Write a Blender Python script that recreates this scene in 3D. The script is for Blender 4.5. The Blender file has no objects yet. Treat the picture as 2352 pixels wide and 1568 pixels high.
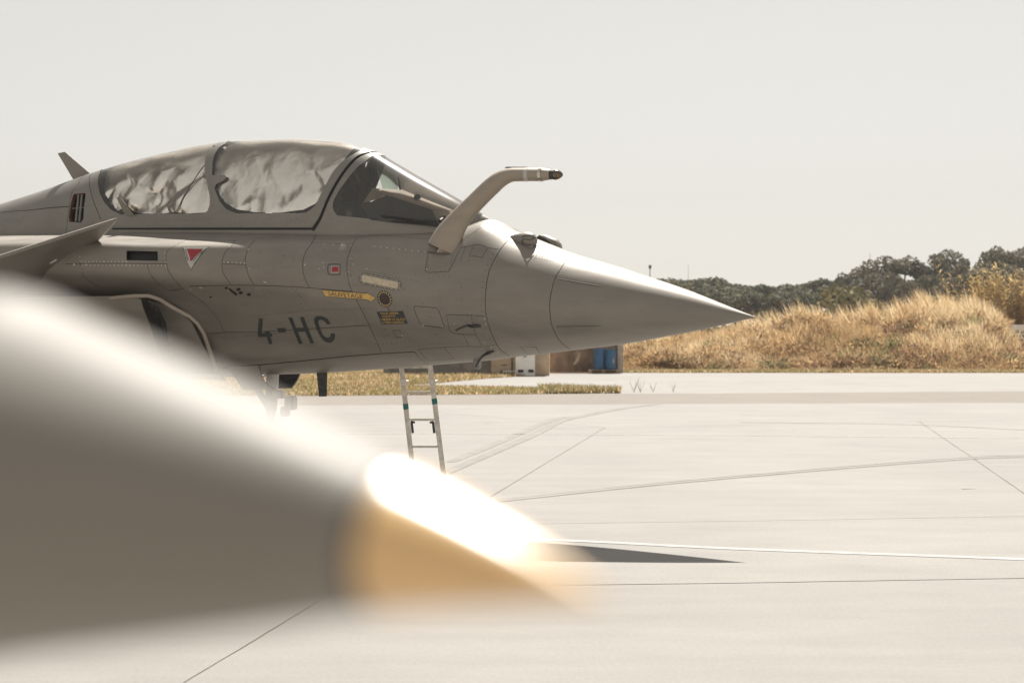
import bpy, bmesh, math, random
import numpy as np
from mathutils import Vector, Matrix
from mathutils.geometry import delaunay_2d_cdt

R = math.radians
random.seed(7)
rng = np.random.default_rng(11)
scene = bpy.context.scene
col = scene.collection

# ------------------------------------------------------------------ camera
PW, PH, FP = 2352.0, 1568.0, 3500.0          # photograph frame and focal length, in the same units
CAM_H = 2.3
PITCH = math.atan(42.0 / FP)
cam_d = bpy.data.cameras.new('camera')
cam = bpy.data.objects.new('camera', cam_d)
col.objects.link(cam)
cam.location = (0, 0, CAM_H)
cam.rotation_euler = (math.pi / 2 - PITCH, 0, 0)
cam_d.sensor_width = 36.0
cam_d.lens = FP / PW * 36.0
cam_d.clip_start = 0.02
cam_d.clip_end = 6000
cam_d.dof.use_dof = True
cam_d.dof.focus_distance = 16.4
cam_d.dof.aperture_fstop = 2.65
cam_d.dof.aperture_blades = 0
scene.camera = cam

# ------------------------------------------------------------------ light
SUN_EL, SUN_AZ = R(61), R(13)                 # azimuth from +Y (away from the camera) towards +X
world = bpy.data.worlds.new('World')
scene.world = world
world.use_nodes = True
wn = world.node_tree.nodes
wl = world.node_tree.links
bg = wn['Background']
sky = wn.new('ShaderNodeTexSky')
sky.sky_type = 'NISHITA'
sky.sun_disc = False
sky.sun_elevation = SUN_EL
sky.sun_rotation = SUN_AZ
sky.air_density = 1.0
sky.dust_density = 1.0
sky.ozone_density = 1.0
hsv = wn.new('ShaderNodeHueSaturation')
hsv.inputs['Saturation'].default_value = 0.16
wl.new(sky.outputs[0], hsv.inputs['Color'])
veil = wn.new('ShaderNodeMixRGB')             # thin high veil of haze that whitens the whole sky
veil.blend_type = 'MIX'
veil.inputs[0].default_value = 0.38
veil.inputs[2].default_value = (6.15, 6.05, 5.75, 1)
wl.new(hsv.outputs[0], veil.inputs[1])
warm = wn.new('ShaderNodeMixRGB')             # dusty summer air: the sky is faintly cream
warm.blend_type = 'MULTIPLY'
warm.inputs[0].default_value = 1.0
warm.inputs[2].default_value = (0.99, 0.958, 0.905, 1)
wl.new(veil.outputs[0], warm.inputs[1])
wl.new(warm.outputs[0], bg.inputs['Color'])
bg.inputs['Strength'].default_value = 0.0665

sun_d = bpy.data.lights.new('sun', 'SUN')
sun_d.energy = 5.0
sun_d.angle = R(0.55)
sun_d.color = (1.0, 0.95, 0.88)
sun = bpy.data.objects.new('sun', sun_d)
col.objects.link(sun)
to_sun = Vector((math.sin(SUN_AZ) * math.cos(SUN_EL), math.cos(SUN_AZ) * math.cos(SUN_EL), math.sin(SUN_EL)))
sun.rotation_euler = to_sun.to_track_quat('Z', 'Y').to_euler()
sun.location = (0, 0, 60)

scene.view_settings.view_transform = 'Standard'
scene.view_settings.look = 'None'
scene.view_settings.exposure = 0.85
scene.view_settings.gamma = 1.0
scene.view_settings.use_curve_mapping = False
scene.render.engine = 'CYCLES'
scene.cycles.use_denoising = True
scene.cycles.max_bounces = 10
scene.cycles.transparent_max_bounces = 24
scene.cycles.sample_clamp_indirect = 6.0

# ------------------------------------------------------------------ camera geometry helpers
ct, st = math.cos(PITCH), math.sin(PITCH)

def ray(px, py):
    a, b = (px - PW / 2) / FP, (PH / 2 - py) / FP
    return np.array([a, ct + b * st, -st + b * ct])

def project(P):
    P = np.asarray(P, float)
    dz = P[..., 2] - CAM_H
    f = P[..., 1] * ct - dz * st
    up = P[..., 1] * st + dz * ct
    return np.stack([PW / 2 + FP * P[..., 0] / f, PH / 2 - FP * up / f], -1)

def at_depth(px, py, d):
    r = ray(px, py)
    return Vector(r * (d / r[1])) + Vector((0, 0, CAM_H))

def on_ground(px, py, z=0.0):
    r = ray(px, py)
    k = (z - CAM_H) / r[2]
    return Vector((r[0] * k, r[1] * k, z))

def z_from_py(X, Y, py):
    t = (PH / 2 - py) / FP
    return CAM_H + Y * (t * ct - st) / (ct + t * st)

# ------------------------------------------------------------------ jet frame
YAW = R(22)
TIP_D = 15.9
TIP = np.array(at_depth(1736, 728.5, TIP_D))
AFT = np.array([-math.cos(YAW), math.sin(YAW), 0.0])
LAT = np.array([-math.sin(YAW), -math.cos(YAW), 0.0])      # towards the camera
O = np.array([TIP[0], TIP[1], 0.0])

def jw(u, v, w):
    u, v, w = np.broadcast_arrays(np.asarray(u, float), np.asarray(v, float), np.asarray(w, float))
    return O + u[..., None] * AFT + v[..., None] * LAT + w[..., None] * np.array([0, 0, 1.0])

def pix_on_v(px, py, v):
    r = ray(px, py)
    c = np.array([0, 0, CAM_H])
    k = (v - (c - O) @ LAT) / (r @ LAT)
    P = c + r * k
    return (P - O) @ AFT, P[2]

def pj(px, py, v):
    u, w = pix_on_v(px, py, v)
    return jw(u, v, w)

def w_at(u, v, py):
    P = jw(u, v, 0)
    return z_from_py(P[..., 0], P[..., 1], py)

# ------------------------------------------------------------------ generic mesh helpers
def new_obj(name, me, parent=None):
    o = bpy.data.objects.new(name, me)
    col.objects.link(o)
    if parent is not None:
        o.parent = parent
    return o

def empty(name, loc=(0, 0, 0)):
    o = bpy.data.objects.new(name, None)
    o.empty_display_size = 0.2
    o.location = loc
    col.objects.link(o)
    return o

def tag(o, label=None, cat=None, group=None, kind=None):
    if label: o['label'] = label
    if cat: o['category'] = cat
    if group: o['group'] = group
    if kind: o['kind'] = kind
    return o

def fix_parent(o, parent):
    """parent while keeping world-space vertices"""
    o.parent = parent
    loc = Vector((0, 0, 0))
    p = parent
    while p is not None:
        loc += p.location
        p = p.parent
    o.location = -loc
    return o

def mesh_np(name, verts, faces, mat=None, parent=None, smooth=True, normals=None):
    me = bpy.data.meshes.new(name)
    me.from_pydata([tuple(map(float, v)) for v in verts], [], [tuple(int(i) for i in f) for f in faces])
    me.update()
    if smooth:
        me.polygons.foreach_set('use_smooth', [True] * len(me.polygons))
    if normals is not None:
        me.normals_split_custom_set_from_vertices([tuple(map(float, n)) for n in normals])
    if mat is not None:
        me.materials.append(mat)
    o = new_obj(name, me)
    if parent is not None:
        fix_parent(o, parent)
    return o

class MB:
    """collects simple solids in one mesh"""
    def __init__(s): s.v, s.f = [], []
    def add(s, vs, fs):
        n = len(s.v)
        s.v += [tuple(map(float, p)) for p in vs]
        s.f += [tuple(i + n for i in f) for f in fs]
    def box(s, c, d, ax=None):
        c = np.array(c, float)
        A = np.eye(3) if ax is None else np.array(ax, float)
        vs = []
        for k in range(8):
            sg = np.array([1 if k & 1 else -1, 1 if k & 2 else -1, 1 if k & 4 else -1]) * np.array(d) / 2
            vs.append(c + sg @ A)
        s.add(vs, [(0, 2, 3, 1), (4, 5, 7, 6), (0, 1, 5, 4), (2, 6, 7, 3), (0, 4, 6, 2), (1, 3, 7, 5)])
    def tube(s, pts, rads, n=14, cap=True, up=(0, 0, 1), aspect=1.0):
        pts = [np.array(p, float) for p in pts]
        rings = []
        for i, p in enumerate(pts):
            a = pts[max(0, i - 1)]; b = pts[min(len(pts) - 1, i + 1)]
            t = (b - a) / (np.linalg.norm(b - a) + 1e-9)
            x = np.cross(t, np.array(up, float))
            if np.linalg.norm(x) < 1e-4: x = np.cross(t, np.array([1., 0, 0]))
            x /= np.linalg.norm(x)
            y = np.cross(x, t)
            r = rads[i] if hasattr(rads, '__len__') else rads
            rx, ry = (r if hasattr(r, '__len__') else (r * aspect, r))
            rings.append([p + x * rx * math.cos(2 * math.pi * k / n) + y * ry * math.sin(2 * math.pi * k / n) for k in range(n)])
        vs = [q for rg in rings for q in rg]
        fs = []
        for i in range(len(rings) - 1):
            for k in range(n):
                k2 = (k + 1) % n
                fs.append((i * n + k, i * n + k2, (i + 1) * n + k2, (i + 1) * n + k))
        if cap:
            fs.append(tuple(range(n - 1, -1, -1)))
            fs.append(tuple((len(rings) - 1) * n + k for k in range(n)))
        s.add(vs, fs)
    def prism(s, poly, off):
        """polygon (3-D points) extruded by the vector off"""
        n = len(poly)
        off = np.array(off, float)
        poly = [np.array(p, float) for p in poly]
        vs = [p - off / 2 for p in poly] + [p + off / 2 for p in poly]
        fs = [tuple(range(n - 1, -1, -1)), tuple(range(n, 2 * n))]
        for i in range(n):
            j = (i + 1) % n
            fs.append((i, j, n + j, n + i))
        s.add(vs, fs)
    def build(s, name, mat, parent=None, smooth=False, bevel=0.0, angle=35):
        me = bpy.data.meshes.new(name)
        me.from_pydata(s.v, [], s.f)
        bm = bmesh.new(); bm.from_mesh(me)
        bmesh.ops.recalc_face_normals(bm, faces=bm.faces)
        if bevel > 0:
            bmesh.ops.bevel(bm, geom=[e for e in bm.edges if e.is_manifold and e.calc_face_angle(0) > R(30)],
                            offset=bevel, segments=2, affect='EDGES', clamp_overlap=True)
        bm.to_mesh(me); bm.free()
        if smooth:
            me.polygons.foreach_set('use_smooth', [True] * len(me.polygons))
            try:
                me.set_sharp_from_angle(angle=R(angle))
            except Exception:
                pass
        me.materials.append(mat)
        o = new_obj(name, me)
        if parent is not None:
            fix_parent(o, parent)
        return o

# ------------------------------------------------------------------ materials
def mat(name, color, rough=0.5, metal=0.0, var=0.0, scale=8.0, spec=0.5, bump=0.0, bscale=200.0, var2=None, coat=0.0, stretch=None, detail=6.0):
    m = bpy.data.materials.new(name)
    m.use_nodes = True
    nt = m.node_tree
    b = nt.nodes['Principled BSDF']
    b.inputs['Roughness'].default_value = rough
    b.inputs['Metallic'].default_value = metal
    b.inputs['Specular IOR Level'].default_value = spec
    b.inputs['Coat Weight'].default_value = coat
    c = (*color, 1)
    tc = nt.nodes.new('ShaderNodeTexCoord')
    mp = nt.nodes.new('ShaderNodeMapping')
    nt.links.new(tc.outputs['Object'], mp.inputs['Vector'])
    if stretch: mp.inputs['Scale'].default_value = stretch
    if var > 0:
        n = nt.nodes.new('ShaderNodeTexNoise')
        n.inputs['Scale'].default_value = scale
        n.inputs['Detail'].default_value = detail
        n.inputs['Roughness'].default_value = 0.62
        nt.links.new(mp.outputs['Vector'], n.inputs['Vector'])
        rp = nt.nodes.new('ShaderNodeValToRGB')
        lo = tuple(x * (1 - var) for x in color) if var2 is None else var2
        hi = tuple(min(1, x * (1 + var * 0.6)) for x in color)
        rp.color_ramp.elements[0].position = 0.32
        rp.color_ramp.elements[0].color = (*lo, 1)
        rp.color_ramp.elements[1].position = 0.66
        rp.color_ramp.elements[1].color = (*hi, 1)
        nt.links.new(n.outputs['Fac'], rp.inputs['Fac'])
        nt.links.new(rp.outputs['Color'], b.inputs['Base Color'])
    else:
        b.inputs['Base Color'].default_value = c
    if bump > 0:
        n2 = nt.nodes.new('ShaderNodeTexNoise')
        n2.inputs['Scale'].default_value = bscale
        n2.inputs['Detail'].default_value = 4
        nt.links.new(mp.outputs['Vector'], n2.inputs['Vector'])
        bp = nt.nodes.new('ShaderNodeBump')
        bp.inputs['Strength'].default_value = bump
        bp.inputs['Distance'].default_value = 0.01
        nt.links.new(n2.outputs['Fac'], bp.inputs['Height'])
        nt.links.new(bp.outputs['Normal'], b.inputs['Normal'])
    return m

def paint(name, base, rough=0.42, metal=0.0):
    """worn aircraft paint: soft large stains, fine streaks, small scuffs"""
    m = bpy.data.materials.new(name); m.use_nodes = True
    nt = m.node_tree; N = nt.nodes; L = nt.links
    b = N['Principled BSDF']
    tc = N.new('ShaderNodeTexCoord')
    def noise(scale, stretch, detail=5):
        mp = N.new('ShaderNodeMapping'); mp.inputs['Scale'].default_value = stretch
        mp.inputs['Rotation'].default_value = (0, 0, YAW)
        L.new(tc.outputs['Object'], mp.inputs['Vector'])
        n = N.new('ShaderNodeTexNoise'); n.inputs['Scale'].default_value = scale; n.inputs['Detail'].default_value = detail
        n.inputs['Roughness'].default_value = 0.6
        L.new(mp.outputs['Vector'], n.inputs['Vector'])
        return n
    n1 = noise(1.6, (1, 1, 1)); n2 = noise(5.0, (0.25, 1.2, 1.6), 8); n3 = noise(26, (0.7, 1, 1), 6)
    def ramp(n, a, c):
        r = N.new('ShaderNodeMapRange'); r.inputs['From Min'].default_value = 0.3; r.inputs['From Max'].default_value = 0.7
        r.inputs['To Min'].default_value = a; r.inputs['To Max'].default_value = c
        L.new(n.outputs['Fac'], r.inputs['Value']); return r
    r1, r2 = ramp(n1, 0.92, 1.06), ramp(n2, 0.88, 1.06)
    r3 = N.new('ShaderNodeMapRange'); r3.inputs['From Min'].default_value = 0.70; r3.inputs['From Max'].default_value = 0.76
    r3.inputs['To Min'].default_value = 1.0; r3.inputs['To Max'].default_value = 0.66
    L.new(n3.outputs['Fac'], r3.inputs['Value'])
    m1 = N.new('ShaderNodeMath'); m1.operation = 'MULTIPLY'; L.new(r1.outputs[0], m1.inputs[0]); L.new(r2.outputs[0], m1.inputs[1])
    m2 = N.new('ShaderNodeMath'); m2.operation = 'MULTIPLY'; L.new(m1.outputs[0], m2.inputs[0]); L.new(r3.outputs[0], m2.inputs[1])
    vm = N.new('ShaderNodeVectorMath'); vm.operation = 'SCALE'; vm.inputs[0].default_value = base
    L.new(m2.outputs[0], vm.inputs['Scale'])
    L.new(vm.outputs[0], b.inputs['Base Color'])
    rr = ramp(n2, rough - 0.05, rough + 0.08); L.new(rr.outputs[0], b.inputs['Roughness'])
    b.inputs['Specular IOR Level'].default_value = 0.5
    b.inputs['Metallic'].default_value = metal
    bp = N.new('ShaderNodeBump'); bp.inputs['Strength'].default_value = 0.05; bp.inputs['Distance'].default_value = 0.02
    L.new(n1.outputs['Fac'], bp.inputs['Height']); L.new(bp.outputs['Normal'], b.inputs['Normal'])
    return m

M = {}
M['paint'] = paint('aircraft_grey', (0.240, 0.220, 0.193), 0.47, 0.38)
M['radome'] = paint('radome_grey', (0.265, 0.240, 0.205), 0.57, 0.2)
M['probe'] = paint('probe_grey', (0.33, 0.285, 0.235), 0.50, 0.25)
M['frame'] = paint('frame_grey', (0.225, 0.214, 0.195), 0.46, 0.35)
M['strip_paint'] = mat('strip_paint', (.14, .13, .118), .7, spec=.2)
M['seam'] = mat('seam_dark', (0.04, 0.038, 0.035), 0.8)
M['black'] = mat('black_rubber', (0.012, 0.013, 0.015), 0.6)
M['dark'] = mat('dark_metal', (0.045, 0.045, 0.045), 0.45, 0.3, 0.4, 20)
M['metal'] = mat('bare_metal', (0.55, 0.52, 0.48), 0.28, 1.0, 0.3, 30)
M['tipmetal'] = mat('heat_metal', (0.16, 0.13, 0.10), 0.25, 1.0, 0.5, 40)
M['alu'] = mat('ladder_aluminium', (0.62, 0.58, 0.52), 0.42, 0.55, 0.25, 14)
M['marking'] = mat('marking_dark_grey', (0.038, 0.042, 0.043), 0.5, 0, 0.2, 12)
M['yellow'] = mat('marking_yellow', (0.62, 0.40, 0.13), 0.45, 0, 0.15, 30)
M['red'] = mat('marking_red', (0.30, 0.025, 0.03), 0.4, 0, 0.2, 30)
M['grip'] = mat('handle_dark_red', (.10, .02, .022), .5)
M['whitemark'] = mat('marking_white', (0.45, 0.43, 0.40), 0.5, 0, 0.15, 30)
M['lamp'] = mat('formation_lamp', (0.52, 0.45, 0.33), 0.4, 0, 0.2, 25)
M['fastener'] = mat('fastener_bright', (0.55, 0.50, 0.43), 0.35, 0.6)
M['rivet'] = mat('rivet_dark', (0.06, 0.058, 0.055), 0.6)
M['tan'] = mat('coaming_tan', (0.24, 0.20, 0.155), 0.8, 0, 0.15, 6)
M['tub'] = mat('cockpit_dark', (0.03, 0.03, 0.032), 0.75)
M['teal'] = mat('teal_tape', (0.02, 0.16, 0.15), 0.55, 0, 0.3, 40)
M['tyre'] = mat('tyre_rubber', (0.03, 0.03, 0.03), 0.8, 0, 0.3, 20)
M['rim'] = mat('rim_white', (0.55, 0.54, 0.5), 0.4, 0.2)

def glass_mat(name, tint, rough, refl=0.9, refl_haze=0.02):
    m = bpy.data.materials.new(name); m.use_nodes = True
    nt = m.node_tree; N = nt.nodes; L = nt.links
    N.remove(N['Principled BSDF'])
    out = N['Material Output']
    tr = N.new('ShaderNodeBsdfTransparent'); tr.inputs['Color'].default_value = (*tint, 1)
    gl = N.new('ShaderNodeBsdfGlossy'); gl.inputs['Roughness'].default_value = rough
    gl.inputs['Color'].default_value = (refl, refl, refl, 1)
    fr = N.new('ShaderNodeFresnel'); fr.inputs['IOR'].default_value = 1.6
    mx = N.new('ShaderNodeMixShader')
    L.new(fr.outputs[0], mx.inputs[0]); L.new(tr.outputs[0], mx.inputs[1]); L.new(gl.outputs[0], mx.inputs[2])
    df = N.new('ShaderNodeBsdfDiffuse'); df.inputs['Color'].default_value = (.8, .76, .7, 1)
    tl = N.new('ShaderNodeBsdfTranslucent'); tl.inputs['Color'].default_value = (.8, .76, .7, 1)
    m1 = N.new('ShaderNodeMixShader'); L.new(df.outputs[0], m1.inputs[1]); L.new(tl.outputs[0], m1.inputs[2])
    m2 = N.new('ShaderNodeMixShader'); m2.inputs[0].default_value = refl_haze; L.new(mx.outputs[0], m2.inputs[1]); L.new(m1.outputs[0], m2.inputs[2])  # pale diffuse mix stands in for the whitish reflection on the glass
    L.new(m2.outputs[0], out.inputs['Surface'])
    return m
M['glass'] = glass_mat('canopy_glass', (0.96, 0.95, 0.93), 0.2, refl_haze=0.07)
M['hudglass'] = glass_mat('hud_glass', (0.74, 0.82, 0.76), 0.04)

def foil_mat():
    m = bpy.data.materials.new('silver_foil'); m.use_nodes = True
    nt = m.node_tree; N = nt.nodes; L = nt.links
    b = N['Principled BSDF']
    b.inputs['Base Color'].default_value = (0.94, 0.91, 0.86, 1)
    b.inputs['Metallic'].default_value = 1.0
    b.inputs['Roughness'].default_value = 0.18
    tc = N.new('ShaderNodeTexCoord')
    n = N.new('ShaderNodeTexNoise'); n.inputs['Scale'].default_value = 5; n.inputs['Detail'].default_value = 4; n.inputs['Distortion'].default_value = 1.6
    L.new(tc.outputs['Object'], n.inputs['Vector'])
    bp = N.new('ShaderNodeBump'); bp.inputs['Strength'].default_value = 0.12; bp.inputs['Distance'].default_value = 0.03
    L.new(n.outputs['Fac'], bp.inputs['Height']); L.new(bp.outputs['Normal'], b.inputs['Normal'])
    return m
M['foil'] = foil_mat()

# ------------------------------------------------------------------ lofted surfaces
def pchip(xs, Y, x):
    xs = np.asarray(xs, float); Y = np.asarray(Y, float); x = np.asarray(x, float)
    h = np.diff(xs); d = np.diff(Y, axis=0) / h[:, None]
    m = np.zeros_like(Y)
    for i in range(1, len(xs) - 1):
        w1, w2 = 2 * h[i] + h[i - 1], h[i] + 2 * h[i - 1]
        ok = d[i - 1] * d[i] > 0
        with np.errstate(divide='ignore', invalid='ignore'):
            mm = (w1 + w2) / (w1 / d[i - 1] + w2 / d[i])
        m[i] = np.where(ok, mm, 0)
    m[0], m[-1] = d[0], d[-1]
    i = np.clip(np.searchsorted(xs, x) - 1, 0, len(xs) - 2)
    hh = h[i]; s = np.clip((x - xs[i]) / hh, 0, 1)[:, None]; hh = hh[:, None]
    return ((1 + 2 * s) * (1 - s) ** 2 * Y[i] + s * (1 - s) ** 2 * hh * m[i] + s * s * (3 - 2 * s) * Y[i + 1] + s * s * (s - 1) * hh * m[i + 1])

class Surf:
    """half of a symmetric loft: t = 0 on the centre line above, t = 1 on the centre line below"""
    def __init__(s, us, V, W, c=2.3):
        k = np.argsort(us)
        s.us = np.asarray(us, float)[k]; s.V = np.asarray(V, float)[k]; s.W = np.asarray(W, float)[k]
        s.K = s.V.shape[1]; s.c = c; s.cache = None
    def uvw(s, u, t):
        u = np.atleast_1d(np.asarray(u, float)); t = np.atleast_1d(np.asarray(t, float))
        V = pchip(s.us, s.V, u); W = pchip(s.us, s.W, u)
        V = np.concatenate([-V[:, 1:2], V, -V[:, -2:-1]], 1)
        W = np.concatenate([W[:, 1:2], W, W[:, -2:-1]], 1)
        if s.V[0, -1] > 0.02 or s.V[-1, -1] > 0.02 or s.V[len(s.us) // 2, -1] > 0.02:      # open base: extrapolate
            V[:, -1] = 2 * V[:, -2] - V[:, -3]; W[:, -1] = 2 * W[:, -2] - W[:, -3]
        x = np.clip(t, 0, 1) * (s.K - 1)
        i = np.clip(np.floor(x).astype(int), 0, s.K - 2); f = x - i
        n = np.arange(len(u))
        def cr(A):
            a, b, c_, d = A[n, i], A[n, i + 1], A[n, i + 2], A[n, i + 3]
            return 0.5 * (2 * b + (c_ - a) * f + (2 * a - 5 * b + 4 * c_ - d) * f * f + (3 * b - a - 3 * c_ + d) * f ** 3)
        return u, cr(V), cr(W)
    def pos(s, u, t, side=1):
        u, v, w = s.uvw(u, t)
        return jw(u, v * side, w)
    def nrm(s, u, t, side=1):
        u = np.atleast_1d(np.asarray(u, float)); t = np.atleast_1d(np.asarray(t, float))
        e = 2e-3
        tu = s.pos(u + e, t, side) - s.pos(u - e, t, side)
        ta, tb = np.clip(t + e, 0, 1), np.clip(t - e, 0, 1)
        tt = s.pos(u, ta, side) - s.pos(u, tb, side)
        n = np.cross(tu, tt) * side
        n /= (np.linalg.norm(n, axis=1)[:, None] + 1e-12)
        top = (t <= 1e-6)
        if top.any():                                   # exact symmetry on the crown
            n[top] -= (n[top] @ LAT)[:, None] * LAT
            n[top] /= np.linalg.norm(n[top], axis=1)[:, None] + 1e-12
        if s.flip: n = -n
        return n
    flip = False
    def prepare(s):
        u = np.linspace(s.us[0] + 1e-3, s.us[-1], 220); t = np.linspace(0, 1, 110)
        U, T = np.meshgrid(u, t, indexing='ij'); U = U.ravel(); T = T.ravel()
        P = s.pos(U, T); n = s.nrm(U, T)
        c = jw(U, 0, 2.6)                                # inside of the body
        if np.mean(np.einsum('ij,ij->i', n, P - c)) < 0: s.flip = True; n = -n
        view = np.array([0, 0, CAM_H]) - P
        face = np.einsum('ij,ij->i', n, view) > 0
        s.cache = (U[face], T[face], project(P[face]))
    def inv(s, pts):
        if s.cache is None: s.prepare()
        pts = np.asarray(pts, float)
        U, T, Q = s.cache
        u = np.empty(len(pts)); t = np.empty(len(pts))
        for a in range(0, len(pts), 400):
            d = ((pts[a:a + 400, None, :] - Q[None]) ** 2).sum(-1); k = d.argmin(1)
            u[a:a + 400], t[a:a + 400] = U[k], T[k]
        for _ in range(9):
            e = 1e-3
            p0 = project(s.pos(u, t)); pu = project(s.pos(u + e, t)); tn = np.where(t > 0.99, -e, e)
            pt = project(s.pos(u, t + tn))
            a, b = (pu - p0) / e, (pt - p0) / tn[:, None]
            r = pts - p0
            det = a[:, 0] * b[:, 1] - a[:, 1] * b[:, 0]
            det = np.where(np.abs(det) < 500, np.sign(det) * 500 + (det == 0) * 500, det)
            du = (r[:, 0] * b[:, 1] - r[:, 1] * b[:, 0]) / det
            dt = (a[:, 0] * r[:, 1] - a[:, 1] * r[:, 0]) / det
            u = np.clip(u + np.clip(du, -.2, .2), s.us[0] + 1e-4, s.us[-1]); t = np.clip(t + np.clip(dt, -.08, .08), 0, 1)
        return np.stack([u, t], 1)
    def invc(s, pts):
        """points (x, y) on the visible side; (x, y, 'c') on the crown line"""
        out = np.zeros((len(pts), 2))
        idx = [i for i, p in enumerate(pts) if len(p) == 2]
        if idx: out[idx] = s.inv([pts[i] for i in idx])
        for i, p in enumerate(pts):
            if len(p) == 3: out[i] = (pix_on_v(p[0], p[1], 0)[0], 0.0)
        return out

def resample(q, c, step, closed=False):
    q = np.asarray(q, float)
    if closed: q = np.vstack([q, q[:1]])
    out = []
    for a, b in zip(q[:-1], q[1:]):
        L = math.hypot(b[0] - a[0], (b[1] - a[1]) * c); n = max(1, int(math.ceil(L / step)))
        for k in range(n): out.append(a + (b - a) * k / n)
    if not closed: out.append(q[-1])
    return np.array(out)

def smooth_px(pts, n=6, closed=False):
    """Catmull-Rom through pixel points"""
    P = [np.array(p[:2], float) for p in pts]
    m = len(P); out = []
    for i in range(m if closed else m - 1):
        if closed: a, b, c, d = P[i - 1], P[i], P[(i + 1) % m], P[(i + 2) % m]
        else: a, b, c, d = P[max(i - 1, 0)], P[i], P[i + 1], P[min(i + 2, m - 1)]
        for k in range(n):
            f = k / n
            out.append(tuple(0.5 * (2 * b + (c - a) * f + (2 * a - 5 * b + 4 * c - d) * f * f + (3 * b - a - 3 * c + d) * f ** 3)))
    if not closed: out.append(tuple(P[-1]))
    return out

def seg_dist(C, q):
    """distance of points C from polyline q (same metric)"""
    best = np.full(len(C), 1e9)
    for a, b in zip(q[:-1], q[1:]):
        ab = b - a; L = ab @ ab + 1e-12
        f = np.clip(((C - a) @ ab) / L, 0, 1)
        d = np.hypot(*(C - a - f[:, None] * ab).T)
        best = np.minimum(best, d)
    return best

def in_poly(C, poly):
    x, y = C[:, 0], C[:, 1]; r = np.zeros(len(C), bool)
    n = len(poly); j = n - 1
    for i in range(n):
        xi, yi = poly[i]; xj, yj = poly[j]
        with np.errstate(divide='ignore', invalid='ignore'):
            cnd = ((yi > y) != (yj > y)) & (x < (xj - xi) * (y - yi) / (yj - yi + 1e-15) + xi)
        r ^= cnd; j = i
    return r

def cdt_domain(c, rect, du, dt, grooves=(), polys=(), boundary=None):
    """constrained triangulation of a (u, t*c) rectangle cut by groove strips and polygon outlines.
    grooves: list of (q, half width); polys: list of q. Returns verts (u,t), tris, groove mask, polygon membership"""
    u0, u1, t0, t1 = rect
    us = np.linspace(u0, u1, max(2, int((u1 - u0) / du) + 1)); ts = np.linspace(t0 * c, t1 * c, max(2, int((t1 - t0) * c / dt) + 1))
    verts = [(x, y) for x in us for y in ts]
    edges = []
    def loop(q, closed=True):
        n = len(verts); verts.extend([(float(a), float(b)) for a, b in q])
        for i in range(len(q) - 1): edges.append((n + i, n + i + 1))
        if closed: edges.append((n + len(q) - 1, n))
    G = []
    for q, hw in grooves:
        q = np.asarray(q, float) * np.array([1, c])
        keep = [0]
        for i in range(1, len(q)):
            if np.hypot(*(q[i] - q[keep[-1]])) > 1e-4: keep.append(i)
        q = q[keep]
        tn = np.gradient(q, axis=0); tn /= np.linalg.norm(tn, axis=1)[:, None] + 1e-12
        nn = np.stack([-tn[:, 1], tn[:, 0]], 1) * hw
        lp = np.vstack([q + nn, (q - nn)[::-1]])
        lp[:, 0] = np.clip(lp[:, 0], u0, u1); lp[:, 1] = np.clip(lp[:, 1], t0 * c, t1 * c)
        loop(lp); G.append((q, hw))
    PL = []
    for q in polys:
        q = np.asarray(q, float) * np.array([1, c])
        q[:, 0] = np.clip(q[:, 0], u0, u1); q[:, 1] = np.clip(q[:, 1], t0 * c, t1 * c)
        loop(q); PL.append(q)
    r = delaunay_2d_cdt([Vector(v) for v in verts], edges, [], 0, 1e-5)
    V = np.array([(v.x, v.y) for v in r[0]]); Fc = np.array([tuple(f) for f in r[2]])
    A = V[Fc]; area = np.abs((A[:, 1, 0] - A[:, 0, 0]) * (A[:, 2, 1] - A[:, 0, 1]) - (A[:, 1, 1] - A[:, 0, 1]) * (A[:, 2, 0] - A[:, 0, 0]))
    Fc = Fc[area > 1e-10]
    C = V[Fc].mean(1)
    gm = np.zeros(len(Fc), bool)
    for q, hw in G: gm |= seg_dist(C, q) < hw * 1.0
    pm = [in_poly(C, q) for q in PL]
    UT = V / np.array([1, c])
    return UT, Fc, gm, pm

def components(Fc, mask):
    par = {}
    idx = np.nonzero(mask)[0]
    par = {i: i for i in idx}
    def find(a):
        while par[a] != a: par[a] = par[par[a]]; a = par[a]
        return a
    ed = {}
    for i in idx:
        f = Fc[i]
        for a, b in ((f[0], f[1]), (f[1], f[2]), (f[2], f[0])):
            k = (min(a, b), max(a, b))
            if k in ed: par[find(i)] = find(ed[k])
            else: ed[k] = i
    out = {}
    for i in idx: out.setdefault(find(i), []).append(i)
    return sorted(out.values(), key=len, reverse=True)

def submesh(surf, UT, Fs, name, m, parent, inset=0.0, both=False, plane=None):
    ids, inv = np.unique(Fs.ravel(), return_inverse=True)
    F2 = inv.reshape(-1, 3)
    u, t = UT[ids, 0], UT[ids, 1]
    P = surf.pos(u, t); n = surf.nrm(u, t)
    P = P - n * inset
    a, b, c_ = P[F2[:, 0]], P[F2[:, 1]], P[F2[:, 2]]
    fn = np.cross(b - a, c_ - a)
    bad = np.einsum('ij,ij->i', fn, n[F2[:, 0]]) < 0
    F2[bad] = F2[bad][:, ::-1]
    if both:
        k = len(P)
        P2 = P - 2 * ((P - O) @ LAT)[:, None] * LAT
        n2 = n - 2 * (n @ LAT)[:, None] * LAT
        P = np.vstack([P, P2]); n = np.vstack([n, n2]); F2 = np.vstack([F2, F2[:, ::-1] + k])
    return mesh_np(name, P, F2, m, parent, True, n)

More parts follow.
